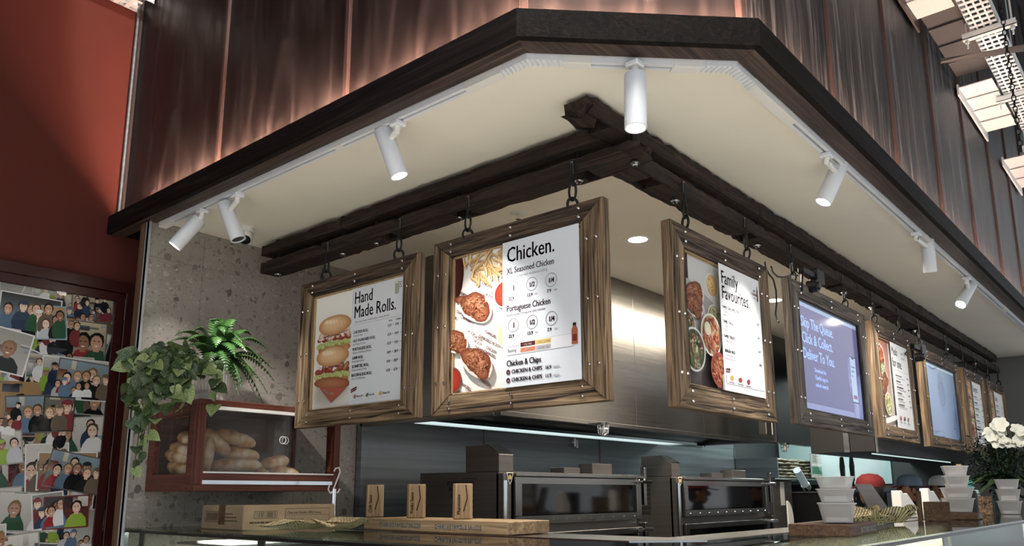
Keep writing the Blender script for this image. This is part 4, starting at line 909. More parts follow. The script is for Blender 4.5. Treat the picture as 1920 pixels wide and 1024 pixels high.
for x, y in ((1.662, 3.69), (5.33, .765), (2.14, 3.69), (1.675, 1.18), (2.13, .775)): MB().box(x - .008, x + .008, y - .008, y + .008, .96, GZ - .019).build('post', 'steel_shine', ct)
for u in (268, 492): q = gx(u, 1004, 1.68); B(-.003, .003, -.022, .022, -.055, 0).build('glass_clip', 'oven', ct, loc=(1.678, q.y, GZ - .02))
q = gy(1768, 1000, .78); B(-.03, .03, -.003, .003, -.09, 0).build('glass_clip', 'oven', ct, loc=(q.x, .775, GZ - .02))
B(1.70, 2.10, 2.9, 3.3, 1.40, 1.408).build('inner_tray', 'steel_shine', ct)
c2 = thing('far_counter', 'black glass counter continuing to the right beyond the display counter', 'counter')
B(5.37, 9.0, .80, 1.55, GZ - .02, GZ).build('top', 'black_gloss', c2, bevel=.002); B(5.38, 9.0, .82, 1.5, 0, GZ - .3).build('plinth', 'darkgrey', c2)
B(5.37, 9.0, .815, .821, GZ - .3, GZ - .02).build('front_pane', 'glass_clear', c2); B(5.37, 9.0, 1.2, 1.22, GZ - .3, GZ - .02).build('rear_panel', 'steel', c2)
MB().box(5.36, 5.40, .795, .82, .5, GZ - .02).build('post', 'steel_shine', c2)
bn = thing('steel_bench', 'stainless work bench directly behind the glass display counter', 'bench')
MB().prism([(2.15, 3.68), (2.15, 1.37), (2.32, 1.21), (5.35, 1.21), (5.35, 1.52), (4.2, 1.52), (4.2, 1.40), (2.44, 1.40), (2.44, 3.68)], GZ - .03, GZ - .001).build('top', 'steel', bn, bevel=.002)
MB().prism([(2.17, 3.66), (2.17, 1.39), (2.34, 1.23), (5.3, 1.23), (5.3, 1.50), (4.22, 1.50), (4.22, 1.38), (2.42, 1.38), (2.42, 3.66)], 0, GZ - .032).build('cupboard', 'steel_dark', bn)

# cardboard box with printing
bx = thing('cardboard_box', 'flat brown cardboard box printed with a barcode, under the bread cabinet', 'box', (1.83, 3.02, GZ + .001))
MB().box(0, .46, 0, .33, 0, .100).build('carton', 'cardboard', bx, bevel=.003); MB().box(-.001, .461, .14, .19, .02, .1012).build('tape', 'walnut_x', bx)
a = Art(eps=.00004); a.rect(.05, .16, .045, .075, '4a3a2c'); a.rect(.052, .158, .047, .073, 'a08a6e')
rn = random.Random(2)
for k in range(18): x = .056 + k * .0055; a.rect(x, x + rn.choice([.0015, .003]), .049, .071, '3a2c20')
lines(a, .03, .026, .15, 1, .01, '4a3a2c', .006, 2)
a.rect(.20, .43, .020, .085, '5c4a38'); a.rect(.202, .428, .022, .083, '9c866a'); a.text("Charcoal Charlie's BBQ Sauce", .208, .062, .015, '4a3a2c', .95, .0003); a.rect(.202, .428, .056, .0575, '5c4a38'); a.text('NET 4 x 3.8L', .21, .032, .016, '5c4a38')
a.build('printing', 'print', bx, loc=(0, -.0006, 0))
a = Art(eps=.00004); a.rect(.03, .14, .03, .075, '4a3a2c'); a.rect(.032, .138, .032, .073, '937d62')
for k in range(16): x = .04 + k * .006; a.rect(x, x + .003, .036, .069, '3a2c20')
lines(a, .17, .062, .12, 3, .014, '5c4a38', .005, 4); a.build('printing', 'print', bx, loc=(-.0006, .33, 0), rot=(0, 0, -math.pi / 2))

# woven-print paper trays
def woven():
    m = base('woven', 'c8b78e', .8); nt = m.node_tree; n = nt.nodes; p = n['Principled BSDF']; tc = n.new('ShaderNodeTexCoord'); mp = n.new('ShaderNodeMapping'); mp.inputs['Scale'].default_value = (1, 1, 1); mp.inputs['Rotation'].default_value = (.6, .5, .78)
    b = n.new('ShaderNodeTexBrick'); b.inputs['Scale'].default_value = 32; b.inputs['Color1'].default_value = (*lin(rgb('ddcfa8')), 1); b.inputs['Color2'].default_value = (*lin(rgb('bfae86')), 1); b.inputs['Mortar'].default_value = (*lin(rgb('2c241b')), 1); b.inputs['Mortar Size'].default_value = .035
    nt.links.new(tc.outputs['Object'], mp.inputs[0]); nt.links.new(mp.outputs[0], b.inputs[0]); nt.links.new(b.outputs[0], p.inputs['Base Color'])
woven()
def paper_sheet(name, lab, loc, sx, sy, rz, seed, lift, cat='paper tray', group='woven-print papers on the counter'):
    rn = random.Random(seed); n = 12; vs = []; ph = [rn.uniform(0, 6) for _ in range(5)]
    for i in range(n + 1):
        for j in range(n + 1):
            u, v = i / n * 2 - 1, j / n * 2 - 1
            z = lift * (max(abs(u), abs(v)) ** 2.2) * (.6 + .3 * math.sin(2 * u + ph[0]) * math.cos(1.7 * v + ph[1])) + (.003 + lift * .12) * (math.sin(5 * u + ph[2]) * math.sin(4 * v + ph[3]) + 1) * .5
            vs.append((u * sx / 2, v * sy / 2, max(z, -.002) + .004))
    fs = [(i * (n + 1) + j, (i + 1) * (n + 1) + j, (i + 1) * (n + 1) + j + 1, i * (n + 1) + j + 1) for i in range(n) for j in range(n)]
    m = len(vs); vs += [(x, y, z - .0015) for x, y, z in vs]; fs += [tuple(q + m for q in f)[::-1] for f in fs]
    o = MB().add(vs, fs).build(name, 'woven', None, smooth=True, loc=loc, rot=(0, 0, rz)); return tag(o, lab, cat, group)
paper_sheet('paper_tray', 'basket-patterned paper tray lying left of its twin beside the carton', (1.98, 2.83, GZ + .001), .26, .24, .2, 1, .040)
paper_sheet('paper_tray', 'basket-patterned paper tray touching the long timber block', (2.20, 2.80, GZ + .001), .20, .22, .5, 2, .045)
paper_sheet('paper_tray', 'third basket-patterned paper tray folded in front of the timber block end', (2.03, 2.64, GZ + .001), .16, .2, -.2, 5, .045)

# long timber block with three uprights
tb = thing('timber_block', 'long pale timber block with raised lettering, holding three small uprights', 'block', (2.17, 1.88, GZ + .002))
MB().box(0, .24, 0, .785, 0, .046).build('base', 'block_y', tb, bevel=.003)
a = Art(eps=.00004)
for x in (.10, .42):
    a = Art(eps=.00004); a.text("CHARLIE'S FAMOUS SAUCES", x, .014, .024, 'c9c4bc', .80, .0010); a.build('lettering', 'print', tb, loc=(-.0012, .785, 0), rot=(0, 0, -math.pi / 2))
for i, (u0, u1, tx) in enumerate(((697, 720, 'Chilli Sauce'), (775, 798, 'Franks Sauce'), (862, 886, 'Mayonnaise'))):
    q = gx((u0 + u1) / 2, 975, 2.30); t = thing('upright_block', 'small upright wooden marker block, %s of three on the long timber block' % ('left', 'middle', 'right')[i], 'block', (2.28, q.y, GZ + .049), -.55, 'uprights on the long timber block')
    MB().box(-.035, .035, -.022, .022, 0, .135).build('body', 'block_z', t, bevel=.003)
    a = Art(eps=.00004); a.text(tx, 0, 0, .018, '3a2a1e', .9, .0005, rot=math.pi / 2); a.build('lettering', 'print', t, loc=(-.016, -.0232, .018))
    MB().tube([(.006, -.0222, .13), (.012, -.0225, .08), (-.002, -.0222, .03)], .0025, 5).build('crack', 'brownink', t)
# pole with S hook
pl = thing('hook_stand', 'thin silver pole with a white wire hook at its top, beside the bread cabinet', 'stand', (2.35, 3.11, GZ + .0))
MB().cyl((0, 0, 0), (0, 0, .17), .012, n=12).cyl((0, 0, .0), (0, 0, .07), .015, n=12).build('pole', 'chrome', pl, smooth=True); MB().cyl((0, 0, 0), (0, 0, .006), .04, n=16).build('base', 'chrome', pl)
MB().tube([(-.028, 0, .19), (-.034, 0, .165), (-.022, 0, .150), (-.008, 0, .160), (.020, 0, .225), (.030, 0, .250), (.022, 0, .268), (.004, 0, .265), (-.006, 0, .25)], .0035, 8).tube([(-.02, 0, .15), (.02, 0, .152), (.032, 0, .17)], .0035, 8).build('hook', 'white', pl, smooth=True)

# plastic tubs and their timber stands
def tub_mesh(W, Dp, H):
    def rr(w_, d_, r_): return [(sx * (w_ / 2 - r_) + r_ * math.cos(a), sy * (d_ / 2 - r_) + r_ * math.sin(a)) for sx, sy, a0 in ((1, 1, 0), (-1, 1, 90), (-1, -1, 180), (1, -1, 270)) for a in [R(a0 + q) for q in (0, 30, 60, 90)]]
    P0, P1, P2 = rr(W * .74, Dp * .74, .02), rr(W * .94, Dp * .94, .025), rr(W, Dp, .028); n = 16
    vs = [(x, y, 0) for x, y in P0] + [(x, y, H * .92) for x, y in P1]
    fs = [tuple(range(n))[::-1]] + [(i, (i + 1) % n, n + (i + 1) % n, n + i) for i in range(n)]
    body = MB().add(vs, fs)
    lid = MB().prism(P2, H * .92, H)
    return body.mesh('tub', False), lid.mesh('lid', False, .001)
def tubs(lab, cx, cy, z0, specs, rz, grp):
    z = z0
    for i, (W, H) in enumerate(specs):
        b, l = tub_mesh(W, W * .75, H); t = thing('plastic_tub', lab % (['at the bottom', 'second from the bottom', 'third from the bottom', 'on top'] if i < len(specs) - 1 else [''] * 3 + ['on top'])[i if i < len(specs) - 1 else 3], 'tub', (cx, cy, z + .001), rz, grp)
        mkobj('body', b, 'tub', t); mkobj('lid', l, 'tub', t); z += H + .001
        MB().prism([(sx * W * .30, sy * W * .22) for sx, sy in ((-1, -1), (1, -1), (1, 1), (-1, 1))], .003, H * (.25 + .2 * (i % 2))).build('contents', 'white', t)
st = thing('tub_stand', 'near timber stand block with a tall back board, carrying three plastic tubs', 'stand', (2.75, .905, GZ + .001), .08)
MB().box(0, .40, 0, .20, 0, .040).build('base', 'walnut_x', st, bevel=.003); MB().hexa([(.31, .08, .04), (.40, .08, .04), (.40, .11, .04), (.31, .11, .04), (.30, .10, .195), (.37, .10, .195), (.37, .125, .195), (.30, .125, .195)]).build('back_board', 'walnut_z', st, bevel=.003)
a = Art(eps=.00004); a.text('BACKYARD SAUCES', .03, .010, .026, 'a9a7a2', .95, .0012); a.build('lettering', 'print', st, loc=(.11, -.0012, 0))
tubs('clear plastic tub of the near stack, %s', 2.875, .985, GZ + .044, [(.168, .066), (.172, .046), (.176, .040)], .35, 'clear plastic tubs on the near stand')
s2 = thing('box_stand', 'open walnut timber box in front of the far stack of tubs', 'stand', (4.60, 1.01, GZ + .001), .25)
MB().box(0, .19, 0, .02, 0, .095).box(0, .02, .02, .12, 0, .095).box(.17, .19, .02, .12, 0, .095).box(.02, .17, .10, .12, 0, .095).box(.02, .17, .02, .10, 0, .01).build('box', 'walnut_x', s2, bevel=.002); MB().box(-.01, .03, .125, .15, 0, .15).build('back_board', 'walnut_z', s2, bevel=.002)
s3 = thing('tub_stand', 'low timber stand with white lettering under the far stack of tubs', 'stand', (4.92, .95, GZ + .001), .1)
MB().box(0, .26, 0, .20, 0, .035).build('base', 'walnut_x', s3, bevel=.003); MB().box(.215, .26, .075, .10, .035, .30).build('back_board', 'barnlight_z', s3, bevel=.003)
a = Art(eps=.00004); a.text('SAUCES', .06, .007, .026, 'dedcd6', 1.2, .0014); a.build('lettering', 'print', s3, loc=(.02, -.0012, 0))
tubs('clear plastic tub of the far stack, %s', 5.00, 1.055, GZ + .038, [(.205, .075), (.215, .056), (.175, .062), (.175, .052)], .3, 'clear plastic tubs on the far stand')
s4 = thing('box_stand', 'third timber box stand, beside the flower vase', 'stand', (5.95, 1.06, GZ + .001), .3)
MB().box(0, .22, 0, .02, 0, .12).box(0, .02, .02, .14, 0, .12).box(.20, .22, .02, .14, 0, .12).box(.02, .20, .12, .14, 0, .12).build('box', 'barn_x', s4, bevel=.002); MB().box(.24, .34, .10, .12, 0, .27).build('back_board', 'barn_z', s4, bevel=.002)
tubs('clear plastic tub beside the flower vase, %s', 6.33, 1.03, GZ + .001, [(.20, .085), (.20, .075), (.20, .065)], .2, 'clear plastic tubs beside the flowers')
# crumpled printed papers
for i, (x, y, w_, rz, s) in enumerate(((3.42, 1.11, .18, .3, 11), (3.66, 1.13, .19, 1.1, 12), (3.90, 1.09, .17, 2.0, 13), (4.12, 1.14, .18, .7, 14))):
    paper_sheet('crumpled_paper', 'crumpled basket-print paper between the two tub stands, %s' % ('nearest the near stand', 'second from the near stand', 'third from the near stand', 'nearest the walnut box')[i], (x, y, GZ + .002), w_, w_ * .8, rz, s, .085, 'paper', 'crumpled papers between the tub stands')
# white wedge stands and a screen back
for i, (x, y, h) in enumerate(((5.05, 1.36, .155), (5.75, 1.38, .17))):
    t = thing('wedge_stand', 'white plastic wedge-shaped stand, %s' % ('the nearer one, left of the walnut box', 'the farther one, half behind the stacked tubs')[i], 'stand', (x, y, GZ + .001), -.3, 'white wedge stands')
    MB().extr([(0, 0), (.16, 0), (.15, .02), (.15, .06), (.07, h * .9), (.03, h * .9), (.02, h), (0, h)], 1, 0, .06).build('body', 'white', t, bevel=.004); MB().box(.02, .14, .0, .06, -.0, .004).build('foot', 'grey', t)
ts = thing('till_screen', 'grey slanted till screen seen from behind, left of the white wedge stand', 'screen', (4.72, 1.42, GZ + .001), -.35)
MB().hexa([(.0, 0, .02), (.17, 0, .02), (.17, .012, .02), (0, .012, .02), (-.05, .06, .19), (.09, .06, .19), (.09, .072, .19), (-.05, .072, .19)]).build('panel', 'oven', ts, bevel=.003); MB().box(.04, .12, 0, .08, 0, .022).build('foot', 'grey', ts, bevel=.003)
sp_ = thing('black_speaker', 'small black box standing right of the far stack of tubs', 'speaker', (5.52, 1.06, GZ + .001), .2); MB().box(0, .13, 0, .09, 0, .155).build('body', 'black', sp_, bevel=.008); MB().box(.01, .12, -.003, 0, .02, .14).build('grille', 'darkgrey', sp_)
td = thing('tape_dispenser', 'teal roll of tape in a holder behind the clear tubs', 'tape', (6.55, 1.28, GZ + .001), .4)
MB().lathe([(.02, -.02), (.05, -.02), (.05, .02), (.02, .02), (.02, -.02)], (.10, 0, .18), 24, Matrix.Rotation(math.pi / 2, 3, 'X')).build('roll', 'tealtape', td, smooth=True); MB().box(-.08, .16, -.03, .03, .09, .128).box(-.07, 0, -.025, .025, .13, .16).build('holder', 'teal', td, bevel=.004); MB().box(0, .08, -.04, .04, 0, .09).build('base', 'grey', td, bevel=.004)

# ================================================================ BREAD CABINET, ROLLS, PLANTS
cb = thing('bread_cabinet', 'cherry wood wall cabinet with clear sliding doors, full of bread rolls', 'cabinet', (1.736, 3.26, 1.615)); CW, CDp, CH = .755, .445, .395
MB().box(0, CW, 0, CDp, 0, .028).build('bottom_board', 'cherry_x', cb, bevel=.002); MB().box(0, CW, 0, CDp, CH - .026, CH).build('top_board', 'cherry_x', cb, bevel=.002)
MB().box(0, .036, 0, .03, .028, CH - .026).build('stile', 'cherry_z', cb, bevel=.002); MB().box(CW - .036, CW, 0, .03, .028, CH - .026).build('stile', 'cherry_z', cb, bevel=.002)
MB().box(.036, CW - .036, .0, .028, .048, .076).build('bottom_rail', 'cherry_x', cb, bevel=.002); MB().box(.036, CW - .036, .004, .02, .030, .047).build('track_strip', 'steel_shine', cb)
MB().box(.036, CW - .036, -.001, .024, .077, .084).build('channel', 'white', cb); MB().box(.036, CW - .036, -.001, .024, CH - .042, CH - .027).build('channel', 'white', cb)
for x in (0, CW - .025):
    f = MB().box(x, x + .025, .03, .08, .028, CH - .026).box(x, x + .025, CDp - .06, CDp, .028, CH - .026).box(x, x + .025, .08, CDp - .06, .028, .075).box(x, x + .025, .08, CDp - .06, CH - .07, CH - .026)
    f.build('side_frame', 'cherry_y', cb, bevel=.002)
    B(x + .010, x + .014, .08, CDp - .06, .075, CH - .07).build('side_pane', 'acrylic', cb)
B(.025, .60, CDp - .012, CDp, .028, CH - .026).build('back_board', 'cherry_x', cb)
B(.60, .63, CDp - .05, CDp, .028, CH - .026).build('divider', 'cherry_z', cb)
for y, x0, x1 in ((.006, .036, .46), (.015, .05, .48)):
    d = B(x0, x1, y, y + .004, .08, CH - .035).build('sliding_door', 'acrylic', cb)
    MB().tube([(x1 - .035 + .017 * math.cos(a), y - .001, .235 + .017 * math.sin(a)) for a in [2 * math.pi * k / 16 for k in range(16)]], .002, 5, True).build('finger_ring', 'white', d)
BRD = [(441, 873, .25, 2), (365, 878, .16, 70), (322, 878, .20, 5), (345, 880, .17, 25), (497, 884, .19, -8), (532, 887, .16, -10), (449, 852, .21, -6), (515, 868, .16, 12), (385, 858, .20, 80), (318, 855, .20, -20), (336, 842, .19, 15), (404, 828, .18, -38), (443, 822, .23, -12), (352, 822, .17, -30)]
for i, (u, v, L, an) in enumerate(BRD):
    dy = 3.40 + .04 * math.sin(i * 2.3) if u >= 370 else 3.55 + .015 * math.sin(i * 2.3)
    q = gy(u, v, dy); r_ = .036
    q.z = max(q.z, 1.6455 + r_)
    if u < 370: q.x = max(q.x, 1.815)
    rn = random.Random(i); vs = []; n = 14; m_ = 12
    for a_ in range(n + 1):
        t = a_ / n; x = (t - .5) * L; rr_ = r_ * (1 - abs(2 * t - 1) ** 3.2) ** .5 if 0 < t < 1 else .002
        for k in range(m_):
            th = 2 * math.pi * k / m_; w_ = 1 + .05 * math.sin(3 * th + a_ * .8 + i) + .04 * math.sin(a_ * 1.7 + i * 2)
            vs.append((x, rr_ * w_ * math.cos(th) * 1.05, rr_ * w_ * math.sin(th) * .92 - .1 * x * x))
    fs = [(a_ * m_ + k, a_ * m_ + (k + 1) % m_, (a_ + 1) * m_ + (k + 1) % m_, (a_ + 1) * m_ + k) for a_ in range(n) for k in range(m_)]
    LB = ['at the bottom middle behind the door', 'standing at the door edge left of the middle', 'lying lowest in the left side window', 'second from the left on the cabinet floor', 'poking right past the sliding door', 'farthest right on the cabinet floor', 'middle of the stack behind the door', 'small end showing beside the divider', 'upright one by the left stile', 'in the left side window, middle height', 'in the left side window, upper one', 'tilted steeply left of the top roll', 'on top of the stack behind the door', 'highest one in the left corner']
    tag(MB().add(vs, fs).build('bread_roll', 'bread', None, smooth=True, loc=q, rot=(0, R(-an), R((i * 37) % 30 - 15)) if u >= 370 else (0, R(-8), R(78 + (i * 37) % 20))), 'long floured bread roll in the cabinet, ' + LB[i], 'bread', 'bread rolls in the cabinet')
# ribbed white pot
PC = Vector((1.895, 3.46, 2.011))
pt = thing('ribbed_pot', 'white ribbed plant pot on top of the bread cabinet', 'pot', PC)
n = 64; prof = [(.060, 0), (.064, .004), (.066, .045), (.078, .060), (.086, .085), (.088, .175), (.082, .178), (.080, .15), (0, .15)]
vs = []
for k in range(n):
    a_ = 2 * math.pi * k / n; rb = 1 + (.022 if k % 2 else -.022)
    for j, (r_, z) in enumerate(prof): f = rb if 2 < j < 6 else 1; vs.append((r_ * f * math.cos(a_), r_ * f * math.sin(a_), z))
m_ = len(prof); MB().add(vs, [(k * m_ + i, ((k + 1) % n) * m_ + i, ((k + 1) % n) * m_ + i + 1, k * m_ + i + 1) for k in range(n) for i in range(m_ - 1)]).build('pot', 'potplastic', pt)
MB().lathe([(0, .148), (.079, .150), (.079, .155), (0, .158)], n=20).build('soil', 'brownink', pt)
# leaf meshes
def leaf_mesh(s, curl, mat):
    rn = random.Random(s); out = [(0, 0), (.18, -.10), (.38, -.06), (.50, .12), (.50, .34), (.40, .58), (.24, .80), (0, 1.05)]
    vs = []; fs = []; m_ = len(out)
    for i, (x, y) in enumerate(out):
        zc = -curl * y * y
        vs += [(-x, y, zc + x * .22 + rn.uniform(-.02, .02)), (0, max(y, 0) if i else 0, zc - .02), (x, y, zc + x * .22 + rn.uniform(-.02, .02))]
    for i in range(m_ - 1): fs += [(i * 3, i * 3 + 1, i * 3 + 4, i * 3 + 3), (i * 3 + 1, i * 3 + 2, i * 3 + 5, i * 3 + 4)]
    me = bpy.data.meshes.new('leaf'); me.from_pydata(vs, [], fs); me.materials.append(MATS[mat])
    for p in me.polygons: p.use_smooth = True
    return me
LM = [leaf_mesh(i, .25 + .1 * (i % 3), 'leafmat' if i % 3 else 'leaflight') for i in range(6)]
po = thing('trailing_pothos', 'trailing pothos with heart-shaped leaves spilling left from the ribbed pot', 'plant', PC + Vector((-.02, -.01, .15)))
VN = [(250, 900, 3.32), (264, 868, 3.30), (244, 800, 3.34), (240, 745, 3.38), (236, 690, 3.4), (276, 830, 3.24), (290, 800, 3.22), (322, 775, 3.20), (340, 775, 3.20), (402, 770, 3.2), (312, 740, 3.25), (270, 735, 3.3), (256, 668, 3.42), (300, 655, 3.4), (340, 648, 3.4), (268, 700, 3.35), (258, 885, 3.36), (282, 770, 3.3), (330, 712, 3.27), (300, 690, 3.3), (250, 770, 3.3), (345, 735, 3.22)]
rn = random.Random(12); vm = MB(); nl = 0
for vi, (u, v, y) in enumerate(VN):
    e = gy(u, v, y) - po.location; top = Vector((e.x * .75, e.y * .75, max(.07, e.z * .2 + .09) + rn.uniform(-.02, .03)))
    pts = []
    for k in range(13):
        t = k / 12
        if e.z > -.03: p = Vector((0, 0, 0)) * (1 - t) ** 2 + top * 2 * t * (1 - t) + e * t * t
        else:
            c1 = top; c2 = Vector((e.x * 1.02, e.y * 1.05, e.z * .25 + .05)); p = c1 * 3 * t * (1 - t) ** 2 + c2 * 3 * t * t * (1 - t) + e * t ** 3
        pts.append(p)
    vm.tube(pts, .0022, 5)
    Ls = sum((pts[k + 1] - pts[k]).length for k in range(12)); cnt = min(13, max(7, int(Ls / .030)))
    for k in range(cnt):
        t = (k + .6) / cnt * 11.9; i0 = int(t); p = pts[i0].lerp(pts[i0 + 1], t - i0)
        sc_ = rn.uniform(.046, .078) * (.75 if v > 850 and k > cnt * .6 else 1)
        ang = rn.uniform(0, 6.28); o = mkobj('leaf', rn.choice(LM), None, po, p)
        dirv = Vector((math.cos(ang) * .6 - .35, math.sin(ang) * .5 - .45, rn.uniform(-.9, .05))).normalized()
        nrm = (Vector((-.65, -.7, .35)) + Vector((rn.gauss(0, .45), rn.gauss(0, .45), rn.gauss(0, .45)))).normalized()
        xx = dirv.cross(nrm).normalized(); zz = xx.cross(dirv).normalized()
        mt = Matrix((xx, dirv, zz)).transposed(); o.rotation_euler = mt.to_euler(); o.scale = (sc_, sc_, sc_); nl += 1
vm.build('vine', 'stem', po)
fn = thing('sword_fern', 'green sword fern arching right from the ribbed pot', 'plant', PC + Vector((.01, .0, .15)))
FR = [(405, 606, 3.45), (436, 612, 3.5), (497, 652, 3.42), (512, 712, 3.4), (494, 760, 3.38), (446, 738, 3.32), (466, 700, 3.35), (480, 745, 3.36), (312, 645, 3.5), (330, 628, 3.5), (362, 622, 3.5), (508, 690, 3.45), (455, 730, 3.3), (425, 700, 3.25), (385, 690, 3.22), (345, 660, 3.3), (470, 628, 3.5), (488, 675, 3.38), (420, 625, 3.4), (452, 640, 3.36), (500, 735, 3.34), (440, 668, 3.25), (462, 660, 3.28), (405, 650, 3.3), (478, 715, 3.3), (350, 640, 3.42)]
for fi, (u, v, y) in enumerate(FR):
    e = gy(u, v, y) - fn.location; hgt = .16 + .05 * rn.random(); c1 = Vector((e.x * .4, e.y * .4, max(e.z, 0) * .6 + hgt)); N = 22; pts = []
    for k in range(N + 1): t = k / N; pts.append(c1 * 2 * t * (1 - t) + e * t * t)
    m = MB().tube(pts[::2], .0016, 4)
    for k in range(2, N + 1):
        p = pts[k]; d = (pts[k] - pts[k - 1]).normalized(); sd = d.cross(Vector((0, 0, 1)))
        if sd.length < .1: sd = Vector((1, 0, 0))
        sd.normalize(); upv = sd.cross(d).normalized(); l = .046 * math.sin(math.pi * min(1, (k / N) * .86 + .16)) ** .7 + .004
        for sg in (1, -1):
            dd = (sd * sg * .9 + d * .35 - upv * .15 + Vector((0, 0, -.15))).normalized(); wv = d * .0062
            m.add([p - wv, p + wv, p + dd * l * .6 + wv * 1.1 + upv * .003, p + dd * l, p + dd * l * .6 - wv * .9 + upv * .003], [(0, 1, 2, 3, 4)])
    m.build('frond', 'fern', fn)

# ================================================================ FLOWERS
vp = Vector((6.62, 1.10, GZ + .001))
fl_ = thing('flower_arrangement', 'white lilies and dark foliage in a glass vase at the right end of the counter', 'flowers', vp)
MB().lathe([(0, .0), (.07, .0), (.075, .01), (.085, .22), (.082, .22), (.070, .012), (0, .012)], n=20).build('vase', 'glass_clear', fl_, smooth=True)
rn = random.Random(3); m = MB(); fo = MB(); hd_ = []
for k in range(26):
    a_ = rn.uniform(0, 6.28); rr_ = rn.uniform(.05, .25); e = Vector((rr_ * math.cos(a_), rr_ * math.sin(a_), rn.uniform(.30, .58) - rr_ * .3)); m.tube([(rn.uniform(-.04, .04), rn.uniform(-.04, .04), .02), (0, 0, .22), e * .7 + Vector((0, 0, .07)), e], .005, 5)
    hd_.append(e)
m.build('stem', 'stem', fl_)
for e in hd_:
    for q in range(80):
        c = e * rn.uniform(.6, 1) + Vector((rn.gauss(0, .045), rn.gauss(0, .045), rn.gauss(0, .05) + .03)); d = Vector((rn.gauss(0, 1), rn.gauss(0, 1), rn.gauss(0, .6))).normalized(); s_ = d.cross(Vector((.3, .2, 1))).normalized(); l = rn.uniform(.03, .06); w_ = rn.uniform(.004, .010)
        fo.add([c, c + d * l * .5 + s_ * w_, c + d * l, c + d * l * .5 - s_ * w_], [(0, 1, 2, 3)])
fo.build('foliage', 'foliage', fl_)['kind'] = 'stuff'
lf = leaf_mesh(2, .4, 'leafmat')
for k in range(22):
    a_ = 2 * math.pi * k / 22; o = mkobj('leaf', lf, None, fl_, (.05 * math.cos(a_), .05 * math.sin(a_), .20 + .03 * (k % 3)), (rn.uniform(-.2, .5), rn.uniform(-.3, .3), a_ - math.pi / 2)); o.scale = (.05, .17, .12)
for i, (u, v) in enumerate(((1868, 808), (1874, 826), (1858, 818), (1908, 812), (1885, 835), (1917, 822), (1876, 800))):
    c = gx(u, v, vp.x - .12) - vp; me = MB(); dn = Vector((rn.gauss(-.8, .3), rn.gauss(-.4, .3), rn.gauss(.3, .3))).normalized(); q4 = dn.to_track_quat('Z', 'Y')
    fw_ = mkobj('bloom', None, None, fl_, c) if False else None
    for p_ in range(6):
        a_ = p_ * math.pi / 3; rows = []
        for t, w_, h_ in ((0, .006, 0), (.020, .024, .026), (.044, .026, .034), (.062, .010, .030)):
            r0 = Vector((math.cos(a_), math.sin(a_), 0)) * t; sd = Vector((-math.sin(a_), math.cos(a_), 0)) * w_
            rows += [q4 @ (r0 - sd + Vector((0, 0, h_))), q4 @ (r0 + Vector((0, 0, h_ - .005))), q4 @ (r0 + sd + Vector((0, 0, h_)))]
        me.add(rows, [(r_ * 3 + s_, r_ * 3 + s_ + 1, r_ * 3 + s_ + 4, r_ * 3 + s_ + 3) for r_ in range(3) for s_ in range(2)])
    me.build('bloom', 'petal', fl_, smooth=True, loc=c)

